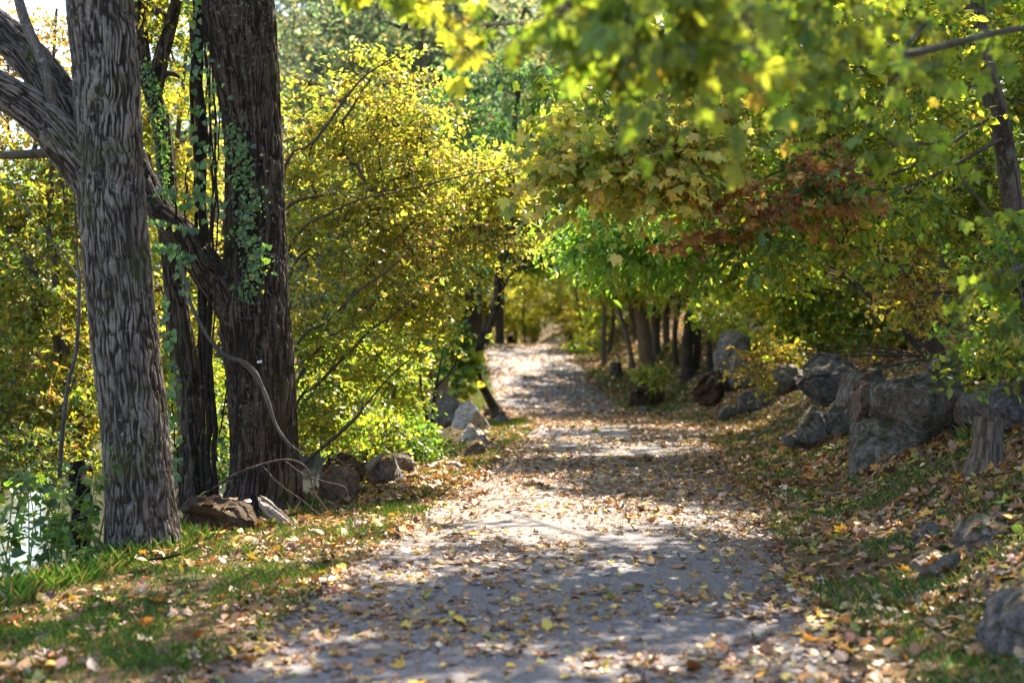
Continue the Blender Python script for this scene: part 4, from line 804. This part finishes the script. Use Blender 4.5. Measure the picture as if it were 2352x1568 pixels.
# stump with root flare
def stump(label, px, top, base, w, d, seed, mat, lean=0):
    mb = MB(); pts = S(d, (px-lean*w, base+14, w*1.1), (px-lean*w*.8, base-4, w*1.02), (px, (top+base)/2, w*.9), (px+lean*w*.6, top, w*.92))
    q = bark_tube(mb, pts, 90, 80, seed, scale=42, amp=.0045, flare=.5, lump=.06, stretch=9)
    ring = mb.v[0][-90:]; c = ring.mean(0); rr = np.random.default_rng(seed); mid = c+(ring-c)*.6+np.array([0, 0, 1])*rr.normal(0, .006, (90, 1))
    mb.add(np.vstack([ring, mid, c[None]]), [[a, (a+1) % 90, 90+(a+1) % 90, 90+a] for a in range(90)]); mb.add(np.vstack([ring, mid, c[None]]), [[90+a, 90+(a+1) % 90, 180] for a in range(90)])
    return tag(mb.build('tree_stump', mat, attr=True), label, 'stump')
dS = dG(2250, 1088)
stump('weathered grey stump with spreading roots beside the largest boulder', 2268, 958, 1078, 62, dS+.1, 231, M['stump_wood'], .12)
stump('small dark stump on the right verge near the far trunks', 1415, 832, 866, 26, dG(1415, 868), 232, M['bark_dark'])
rock('root_mass', 'dark mass of exposed roots and earth beside the far right verge', [([(1440, 945), (1446, 905), (1470, 880), (1500, 868), (1530, 880), (1525, 915), (1490, 938)], dG(1470, 940)+.3, .8)], 233, M['rot_wood'], 'roots', rough=.14)
rock('root_mass', 'dark root bank at the foot of the tall upright slab', [([(1585, 935), (1590, 900), (1620, 868), (1645, 850), (1660, 880), (1655, 915), (1620, 935)], d4+1.2, .8)], 234, M['rot_wood'], 'roots', rough=.14)
rock('boulder', 'lone dark stone at the edge of the right verge by the path bend', [([(1454, 950), (1458, 938), (1475, 933), (1492, 940), (1490, 950)], dG(1470, 950), .3)], 235, M['rock_violet'], sub=4)
# black trunk and the far group of trunks
def rtree(label, stems, ells, seed, name='tree', wood='bark_dark', leaf='leaf', **kw):
    return leafy(name, stems[0][0, :3], label, 'tree', stems, ells, seed, M[wood], M[leaf], **kw)
def lm(n=.095, pal=LIME, **k): return dict(pal=pal, size=n, twigs=7, lpt=10, spread=.65, **k)
dT = dG(1586, 868)
rtree('black double trunk standing by the tall upright slab', [S(dT, (1580, 880, 34), (1578, 850, 28), (1582, 760, 26), (1588, 680, 25), (1590, 560, 22), (1600, 300, 16), (1610, 50, 10)), S(dT+.2, (1600, 875, 20), (1600, 820, 17), (1604, 740, 16), (1612, 640, 13), (1660, 480, 9))],
      [E(1600, 640, dT-1, 130, 55, 1.8, 60, **lm()), E(1480, 600, dT-1, 120, 60, 2, 60, **lm()), E(1700, 620, dT-1.5, 110, 70, 1.6, 56, **lm()), E(1560, 480, dT, 200, 90, 2, 70, **lm(pal=GREEN)), E(1600, 300, dT, 260, 120, 2.4, 70, **lm(pal=GREEN))], 241, twigr=.006)
for k, (lb, pts, d, w2) in enumerate([('thick reddish trunk, stoutest of the far trunk group on the right', [(1492, 850, 40), (1487, 816, 34), (1478, 760, 33), (1469, 713, 30), (1462, 640, 26), (1450, 480, 16)], 40, 0),
      ('brown trunk just right of the stoutest far trunk', [(1508, 850, 26), (1506, 800, 23), (1506, 740, 22), (1512, 690, 20), (1530, 560, 13)], 41, 0), ('pale slanting thin trunk left of the stoutest far trunk', [(1452, 845, 14), (1446, 800, 11), (1434, 750, 10), (1422, 713, 9), (1400, 620, 6)], 39, 0),
      ('thin dark upright trunk at the left of the far trunk group', [(1388, 835, 14), (1387, 790, 11), (1388, 740, 10), (1388, 702, 9), (1392, 600, 6)], 43, 0), ('slender trunk at the right end of the far trunk group', [(1534, 850, 20), (1532, 800, 16), (1530, 740, 15), (1540, 660, 12), (1570, 520, 8)], 42, 0)]):
    el = [E(pts[-1][0]-20+k*8, 640-20*k, d, 100, 50, 2, 34, **lm(.13)), E(pts[-1][0], 540, d, 120, 80, 2.4, 30, **lm(.13, GREEN))]
    rtree(lb, [S(d, *pts)], el, 250+k, wood='bark_wood' if k else 'rot_wood', twigr=.006)
for k, (lb, pts, d) in enumerate([('slim dark trunk leaning left before the far shrubs', [(1352, 812, 12), (1345, 780, 10), (1334, 730, 9), (1318, 640, 6)], 52), ('forked dark trunk between the far stump and the thin upright trunk', [(1402, 840, 14), (1400, 800, 11), (1408, 750, 10), (1412, 690, 9), (1430, 580, 6)], 46),
      ('dark trunk close behind the stoutest far trunk', [(1470, 835, 18), (1464, 790, 15), (1456, 740, 14), (1440, 660, 10)], 46), ('slanting dark trunk right of the slender trunk', [(1556, 850, 16), (1550, 800, 13), (1552, 740, 12), (1566, 650, 9)], 38), ('thin pale trunk in front of the tall upright slab', [(1630, 800, 16), (1628, 750, 12), (1632, 690, 11), (1650, 600, 8)], 35),
      ('thin dark trunk rising behind the tall upright slab', [(1700, 760, 16), (1702, 700, 14), (1710, 620, 12), (1730, 500, 8)], 32), ('straight dark trunk beyond the far shrubs at the bend', [(1310, 800, 10), (1312, 750, 9), (1308, 690, 8), (1300, 600, 6)], 60)]):
    b = P(pts[0][0], pts[0][1], d); st = S(d, *pts); st = np.vstack([np.array([[b[0], d, float(height(b[0], d))-.1, st[0, 3]]]), st[1:]]) if abs(b[2]-float(height(b[0], d))) > .1 else st
    rtree(lb, [st], [E(pts[-1][0], 560, d, 110, 70, 2.4, 26, **lm(.13))], 400+k, twigr=.006)
LB = LIME+[((.5, .45, .06), 3)]
def rbush(label, px, py, d, rx, ry, rd, n, pal, seed, size=.08, **k): return bush(label, px, py, d, rx, ry, rd, n, pal, seed, size, group=None, **k)
rbush('low sunlit green shrub at the foot of the far trunks', 1500, 862, 33, 26, 18, .4, 10, LIME, 261, .09)
rbush('dark green shrub on the left of the far trunk group', 1350, 800, 48, 40, 24, 1., 16, LIME, 262, .14, spread=.6)
rbush('glowing yellow-green shrub behind the far trunk group', 1440, 740, 50, 110, 60, 2, 60, LB, 263, .16, spread=.8)
rbush('rust-tinted shrub at the right of the far end of the path', 1340, 700, 56, 70, 60, 2, 40, SPOT, 264, .18, spread=.9)
rbush('orange-tipped small shrub on top of the grey right rocks', 1770, 830, d3+2.4, 70, 50, .8, 24, [((.45, .30, .05), 2), ((.34, .36, .05), 3), ((.4, .18, .04), .7)], 265, .06)
rbush('lime-green crown over the path behind the spotted yellow bough', 1420, 260, 24, 180, 110, 1.4, 80, LIME, 267, .1, spread=.6, shift=4.)
rbush('glowing green crown leaning over the path before the far trunks', 1600, 420, 26, 200, 120, 1.6, 90, LB, 268, .1, spread=.6, shift=3.)
rbush('sunlit bushy shrub above the tall upright slab', 1700, 720, d4+2.5, 110, 60, 1.2, 70, LIME, 266, .075)
# multi-stemmed shrub above the boulders
bJ = G(2083, 800); dJ = bJ[1]
jst = [S(dJ, (2085, 800, 12), (2075, 790, 12), (2000, 756, 12), (1917, 706, 11), (1860, 665, 8), (1817, 632, 6), (1720, 590, 4)), S(dJ-.3, (2085, 800, 11), (1997, 743, 10), (1949, 700, 9), (1883, 652, 9), (1811, 619, 8), (1740, 598, 6), (1659, 586, 5)),
       S(dJ, (2090, 800, 14), (2097, 738, 12), (2087, 619, 11), (2068, 490, 9), (2050, 380, 6)), S(dJ+.2, (2090, 800, 12), (2060, 730, 11), (2010, 650, 9), (1940, 560, 7), (1880, 500, 5)), S(dJ-.2, (2080, 798, 9), (1990, 775, 8), (1900, 740, 7), (1800, 740, 4)), S(dJ+.2, (2095, 800, 10), (2150, 700, 9), (2200, 600, 7), (2230, 500, 5)), S(dJ+.4, (2085, 800, 10), (2075, 720, 9), (2040, 640, 8), (1990, 560, 6))]
j_ = dict(pal=LIME, size=.085, twigs=6, lpt=9, spread=.42, hang=.45); js = {**j_, 'pal': SPOT, 'kind': ['maple', 'maple2'], 'size': .085, 'lpt': 5}
leafy('shrub', bJ, 'many-stemmed shrub fanning out over the boulders on the right bank', 'shrub', jst,
      [E(1880, 650, dJ-.2, 150, 80, .8, 80, **j_), E(1760, 640, dJ, 110, 70, .7, 56, **j_), E(1930, 760, dJ-.5, 140, 40, .4, 50, **j_), E(1840, 770, dJ, 80, 40, .5, 22, **j_), E(2060, 600, dJ, 110, 100, .8, 34, **js), E(1950, 520, dJ+.2, 120, 70, .8, 46, **j_), E(2180, 560, dJ, 100, 100, .8, 34, **j_), E(2070, 740, dJ-.3, 70, 40, .4, 12, **js)], 271, M['bark_wood'], M['leaf'], twigr=.0032, crown='foliage', trunk='stems')
# grey tree at the upper right, carrying the spotted yellow bough and the dead brown bough
dK = 12.6; gk = float(height(P(2345, 700, dK)[0], dK))
k_ = dict(pal=LIME, size=.075, twigs=6, lpt=9, spread=.45, hang=.3)
sp = dict(pal=SPOT[:3]+[((.26, .34, .05), 2.5)], size=.06, twigs=6, lpt=8, spread=.5, kind=['maple', 'maple2'], hang=.5, vert=.35, part='spotted_leaves'); br = dict(pal=DEAD, size=.058, twigs=5, lpt=8, spread=.4, kind='crisp', hang=1.1, vert=.3, part='dead_leaves')
kst = [np.vstack([np.append(np.array([P(2350, 700, dK)[0], dK, gk-.1]), .11)[None], S(dK, (2338, 600, 50), (2322, 440, 47), (2300, 300, 46), (2262, 150, 46), (2238, 0, 46), (2220, -200, 44), (2190, -600, 36), (2150, -1100, 20))]),
       S(dK, (2290, 260, 9.9, 12.5), (2050, 400, 7.7, 11.6), (1878, 352, 6.1, 11), (1787, 395, 5.0, 10.8), (1692, 428, 3.3, 10.5), (1600, 450, 3.0, 10.3)), S(dK, (2300, 320, 8.8, 12.5), (2080, 430, 6.6, 11.6), (1930, 424, 5.5, 11.1), (1825, 452, 4.4, 10.9), (1692, 476, 3.0, 10.6)),
       S(dK, (2255, 120, 9.9, 12.5), (2000, 150, 7.7, 11.4), (1750, 220, 6.1, 10.6), (1560, 280, 4.4, 10.1), (1400, 330, 3.3, 9.8), (1270, 350, 3.0, 9.6)), S(dK, (2250, 80, 8.8, 12.5), (2100, 60, 7.7, 12), (1900, 30, 6.6, 11.5), (1700, 60, 5.0, 11)),
       S(dK, (2200, -500, 26), (1800, -750, 11.0, 11.5), (1400, -800, 7.7, 10.8), (1100, -780, 3.9, 10.2)), S(dK, (2190, -600, 24), (1900, -900, 9.9, 14), (1500, -1000, 6.6, 15), (1200, -1000, 3.3, 15.5))]
leafy('broadleaf_tree', [P(2350, 700, dK)[0], dK, gk], 'grey-barked leaning tree at the upper right whose boughs bear spotted yellow and dead brown leaves', 'tree', kst,
      [E(1470, 350, 10, 150, 90, .7, 42, **sp), E(1350, 370, 9.8, 90, 70, .5, 22, **sp), E(1580, 300, 10.2, 120, 70, .6, 32, **sp), E(1650, 500, 10.4, 100, 80, .5, 7, **br), E(1740, 430, 10.7, 170, 80, .8, 8, **br), E(1870, 430, 11, 90, 70, .5, 10, **br), E(1740, 470, 10.9, 170, 100, .6, 18, **{**k_, 'pal': GREEN}),
       E(2000, 250, 12, 230, 130, 1., 66, **k_), E(2200, 420, 13.6, 120, 120, .5, 17, **k_), E(1800, 130, 11, 250, 100, .9, 52, **k_), E(1550, 120, 10.4, 170, 80, .7, 15, **k_), E(2060, 60, 11.6, 150, 90, .7, 29, **k_), E(1980, 420, 11.6, 180, 90, .7, 22, **k_), E(1830, 560, 11.8, 140, 60, .6, 19, **k_), E(1320, 250, 10.4, 80, 80, .6, 9, **k_)], 281, M['bark_wood'], M['leaf'], twigr=.0032,
      bark=dict(n=1, sides=60, rings=200, kw=dict(scale=16, amp=.005, flare=.2, lump=.06)), labels={'dead_leaves': 'curled dead brown leaves', 'spotted_leaves': 'yellow leaves with brown spots'})
# bright green bough of compound leaves beyond it
dQ = 19.5; xq = 6.6
q_ = dict(pal=[((.22, .40, .06), 3), ((.30, .46, .08), 2), ((.13, .27, .05), 1.5)], size=.12, twigs=6, lpt=11, spread=.75, kind='slim', hang=.55, flat=1.1, vert=.3)
leafy('broadleaf_tree', onground(xq, dQ), 'tree with a bright green bough of long narrow leaflets reaching over the path', 'tree', [np.array([[xq, dQ, float(height(xq, dQ))-.1, .12], [xq-.1, dQ, 3.2, .1], [xq-.4, dQ, 6, .08], [xq-.6, dQ, 9.5, .03]]), np.vstack([[xq-.15, dQ, 3.6, .05], S(dQ, (1800, 440, 10), (1600, 480, 8), (1450, 510, 6), (1320, 530, 3))]), np.array([[xq-.3, dQ, 5, .05], [4, dQ-.3, 7, .04], [1.5, dQ-.5, 8, .02]])],
      [E(1400, 530, dQ, 110, 40, .9, 44, **q_), E(1480, 490, dQ, 80, 35, .8, 26, **q_), E(1560, 560, dQ, 90, 40, .8, 26, **q_), E(1700, 540, dQ+.4, 120, 70, 1, 40, **{**q_, 'kind': 'oval'}), Ell([5.5, dQ, 7.5], (2.2, 2, 2), 60, **q_)], 285, M['bark_wood'], M['leaf'], twigr=.004)
# dense shrubs filling the bank to the right
for k, a in enumerate([('dense shrub of lime leaves under the grey-barked leaning tree', 2180, 420, 14.2, 150, 130, .9, 72, LIME, .075), ('dark leafy shrub at the right edge above the overhanging boulder', 2330, 650, 12.2, 90, 120, .7, 44, LIME+GREEN, .07), ('shrub of mixed yellow and green leaves high on the right bank', 1980, 430, 16, 170, 120, 1., 80, LB, .08), ('rust-leaved shrub in the gap above the many-stemmed shrub', 2150, 640, 15.6, 140, 90, .8, 34, SPOT+LIME+DEAD, .07),
      ('leafy dark shrub behind the spotted yellow bough', 1750, 330, 17.5, 190, 120, 1.2, 72, LIME+GREEN, .09), ('tall lime shrub right of the bright green bough', 1760, 560, 19, 140, 110, 1.2, 64, LIME, .09), ('green thicket at the top right behind the grey-barked tree', 2200, 120, 16.5, 220, 180, 1.2, 80, LIME, .09), ('dark green thicket high above the bright green bough', 1780, 100, 19, 230, 170, 1.4, 80, LIME, .1),
      ('low trailing green shrub at the right edge above the stump', 2310, 800, 10.6, 60, 60, .4, 24, LIME+GREEN, .06)]):
    lb, px, py, d, rx, ry, rd, n, pal, sz = a; bush(lb, px, py, d, rx, ry, rd, n, pal, 290+k, sz, stems=6, twigs=6, lpt=9, spread=.42, shift=2.4 if px < 2300 else .9)
# near maple reaching in from the right, its leaves hanging close to the viewer
n_ = dict(pal=[((.14, .22, .03), 3), ((.21, .29, .035), 3), ((.30, .34, .04), 1.), ((.48, .38, .06), .3)], size=.066, twigs=4, lpt=5, spread=.3, kind=['maple', 'maple2'], hang=1.5, droop=.3)
ny = {**n_, 'pal': [((.55, .52, .06), 3), ((.34, .40, .04), 2)], 'size': .06}  # yellower copy of the near leaves, sunlight painted into their colour
nst = [np.array([[3.5, 5.6, float(height(3.5, 5.6))-.1, .13], [3.45, 5.6, 3, .11], [3.3, 5.7, 5, .09], [3.1, 5.9, 8, .05]]), np.array([[3.45, 5.6, 2.9, .028], [2.2, 5.3, 3.1, .018], [1.3, 4.9, 2.95, .012], [.6, 4.7, 2.8, .007], [-.1, 4.7, 2.75, .006]]), np.array([[3.45, 5.6, 2.5, .022], [2.4, 6.0, 2.85, .015], [1.6, 6.2, 2.75, .015], [.9, 6.2, 2.75, .006]]), np.array([[3.5, 5.6, 2.1, .03], [2.6, 5.7, 2.0, .018], [2.0, 5.7, 1.8, .008]]),
       np.array([[3.4, 5.6, 4.4, .05], [1.5, 6.2, 5.2, .03], [-.5, 6.5, 5.4, .012]])]
leafy('maple_tree', onground(3.5, 5.6), 'near maple whose large green leaves hang into the top right of the view', 'tree', nst,
      [E(1330, 0, 4.8, 130, 35, .3, 7, **n_), E(1420, 100, 4.7, 60, 70, .3, 6, **n_), E(1580, 40, 4.6, 150, 60, .35, 11, **n_), E(1800, 40, 5.4, 200, 70, .4, 11, **n_), E(1600, 190, 5.2, 150, 50, .4, 5, **n_), E(1950, 100, 6.2, 200, 80, .4, 8, **n_), E(2000, 300, 7.4, 170, 80, .4, 6, **n_), E(2200, 40, 6.2, 130, 40, .4, 4, **n_), E(2320, 560, 7.4, 40, 80, .3, 3, **n_), E(2345, 720, 7.4, 20, 60, .2, 2, **n_), E(1020, 30, 6, 40, 18, .15, 2, **ny), E(1090, 70, 6, 40, 25, .15, 1, **n_), E(885, 0, 6, 20, 14, .1, 2, **n_)], 301, M['bark_wood'], M['leaf_spotted'], twigr=.0028, limbs='branch_sprays')
# ---------------------------------------------------------------- tall trees over the right bank that shade the path
dp = dict(pal=LIME, size=.12, twigs=6, lpt=9, spread=.55)
def tall(label, x, y, h, reach, seed, n=84):
    g = float(height(x, y)); r = np.random.default_rng(seed)
    st = [np.array([[x, y, g-.2, .17], [x-.1, y, g+2.5, .14], [x-.3, y+.1, g+5, .11], [x-.5, y, g+h, .02]])]
    for k in range(4): st.append(np.array([[x-.2, y, g+3.4+k*.8, .06], [x-reach*.5, y+r.normal(0, 1), g+5+k*.9, .04], [x-reach, y+r.normal(0, 1.5), g+5.4+k*1.0, .01]]))
    el = [Ell([x-reach*f, y+r.normal(0, 1.2), g+h*z], (1.5, 1.6, .9), n//7, **dp) for f, z in ((.1, .95), (.35, .85), (.6, .72), (.9, .62), (0., .7), (.3, .5), (-.3, .55))]
    return leafy('tall_tree', onground(x, y), label, 'tree', st, el, seed, M['bark_wood'], M['leaf_far'], twigr=.006, group='tall trees on the right bank')
for k, (x, y, h, rc) in enumerate(TALL):
    tall('tall green tree on the right bank with boughs high above the path', x, y, h, rc, 320+k, 112 if y < 18 else 42)
# ---------------------------------------------------------------- leaves caught on the rocks and packed round their feet
for o in [q for q in C.objects if q.type == 'MESH' and q.name.split('.')[0] in ('boulder', 'rotten_log', 'root_mass') and abs(q.location.x) < 6 and q.location.y < 36]:
    nv = len(o.data.vertices); co = np.zeros(nv*3, np.float32); o.data.vertices.foreach_get('co', co); co = co.reshape(-1, 3).astype(float)+np.array(o.location)
    no = np.array([v.normal.z for v in o.data.vertices]); ext = co.max(0)-co.min(0); k = np.where(no > .72)[0]
    if len(k):
        k = r.choice(k, int(6+22*min(1.5, ext[0]))); strew(co[k, 0], co[k, 1], r.uniform(.03, .085, len(k)), tilt=.3, up=co[k, 2]+.008)
    c = co.mean(0); m = int(120*ext[0]); a = r.random(m)*6.283; q = r.uniform(.85, 1.35, m)
    strew(c[0]+np.cos(a)*q*ext[0]/2, c[1]+np.sin(a)*q*ext[1]/2, r.uniform(.035, .09, m), .05, .5)
tag(lit.build('fallen_leaves', M['litter'], smoothed=False, color=True), 'yellow and brown fallen leaves strewn over the path and verges', 'fallen leaves', kind='stuff')
# ---------------------------------------------------------------- one leaf standing on the path
mb = MB(); c = G(1367, 998)
put_leaves(mb, T_maple(77, .4), (c+np.array([0, 0, .01]))[None], np.array([[.1, .1, 1.]]), np.array([[.1, -1, .1]]), np.array([.13]), np.array([[.34, .36, .04]]))
tag(mb.build('fallen_leaf', M['litter'], smoothed=False, color=True), 'large yellow-green leaf standing upright on the bare stretch of path', 'leaf')
rock('boulder', 'pale stone beside the far end of the path', [([(1250, 798), (1254, 784), (1275, 779), (1300, 785), (1306, 798)], 53, .5)], 351, M['rock_pale'], sub=4)
# ---------------------------------------------------------------- camera, light
cam = bpy.data.cameras.new('camera'); co = bpy.data.objects.new('camera', cam); C.objects.link(co)
co.location = (0, 0, CAMZ); co.rotation_euler = (math.radians(90), 0, 0); cam.sensor_width = 36; cam.lens = 50.0; cam.clip_end = 2000; cam.clip_start = .05
cam.dof.use_dof = True; cam.dof.focus_distance = 12.6; cam.dof.aperture_fstop = 1.5
sc = bpy.context.scene; sc.camera = co
w = bpy.data.worlds.new('World'); sc.world = w; w.use_nodes = True; nt = w.node_tree
sd = Vector(SUN).normalized(); el = math.asin(sd.z); az = math.atan2(sd.x, sd.y)
sky = nt.nodes.new('ShaderNodeTexSky'); sky.sky_type = 'NISHITA'; sky.sun_disc = False; sky.sun_elevation = el; sky.sun_rotation = az; sky.air_density = 1.0; sky.dust_density = 1.5
bg = nt.nodes['Background']; bg.inputs['Strength'].default_value = SKY; nt.links.new(sky.outputs[0], bg.inputs['Color'])
L = bpy.data.lights.new('sun', 'SUN'); L.energy = SUNP; L.angle = math.radians(.53); L.color = (1, .88, .73)
lo = bpy.data.objects.new('sun', L); C.objects.link(lo); lo.rotation_euler = (-sd).to_track_quat('-Z', 'Y').to_euler()
sc.view_settings.view_transform = 'Standard'; sc.view_settings.look = 'None'; sc.view_settings.exposure = EXPO; sc.view_settings.gamma = 1
sc.render.engine = 'CYCLES'; cy = sc.cycles
cy.max_bounces = 8; cy.diffuse_bounces = 4; cy.glossy_bounces = 2; cy.transmission_bounces = 6; cy.transparent_max_bounces = 4
cy.use_denoising = True; cy.denoiser = 'OPENIMAGEDENOISE'; cy.denoising_input_passes = 'RGB_ALBEDO_NORMAL'; cy.caustics_reflective = False; cy.caustics_refractive = False
cy.sample_clamp_indirect = 6
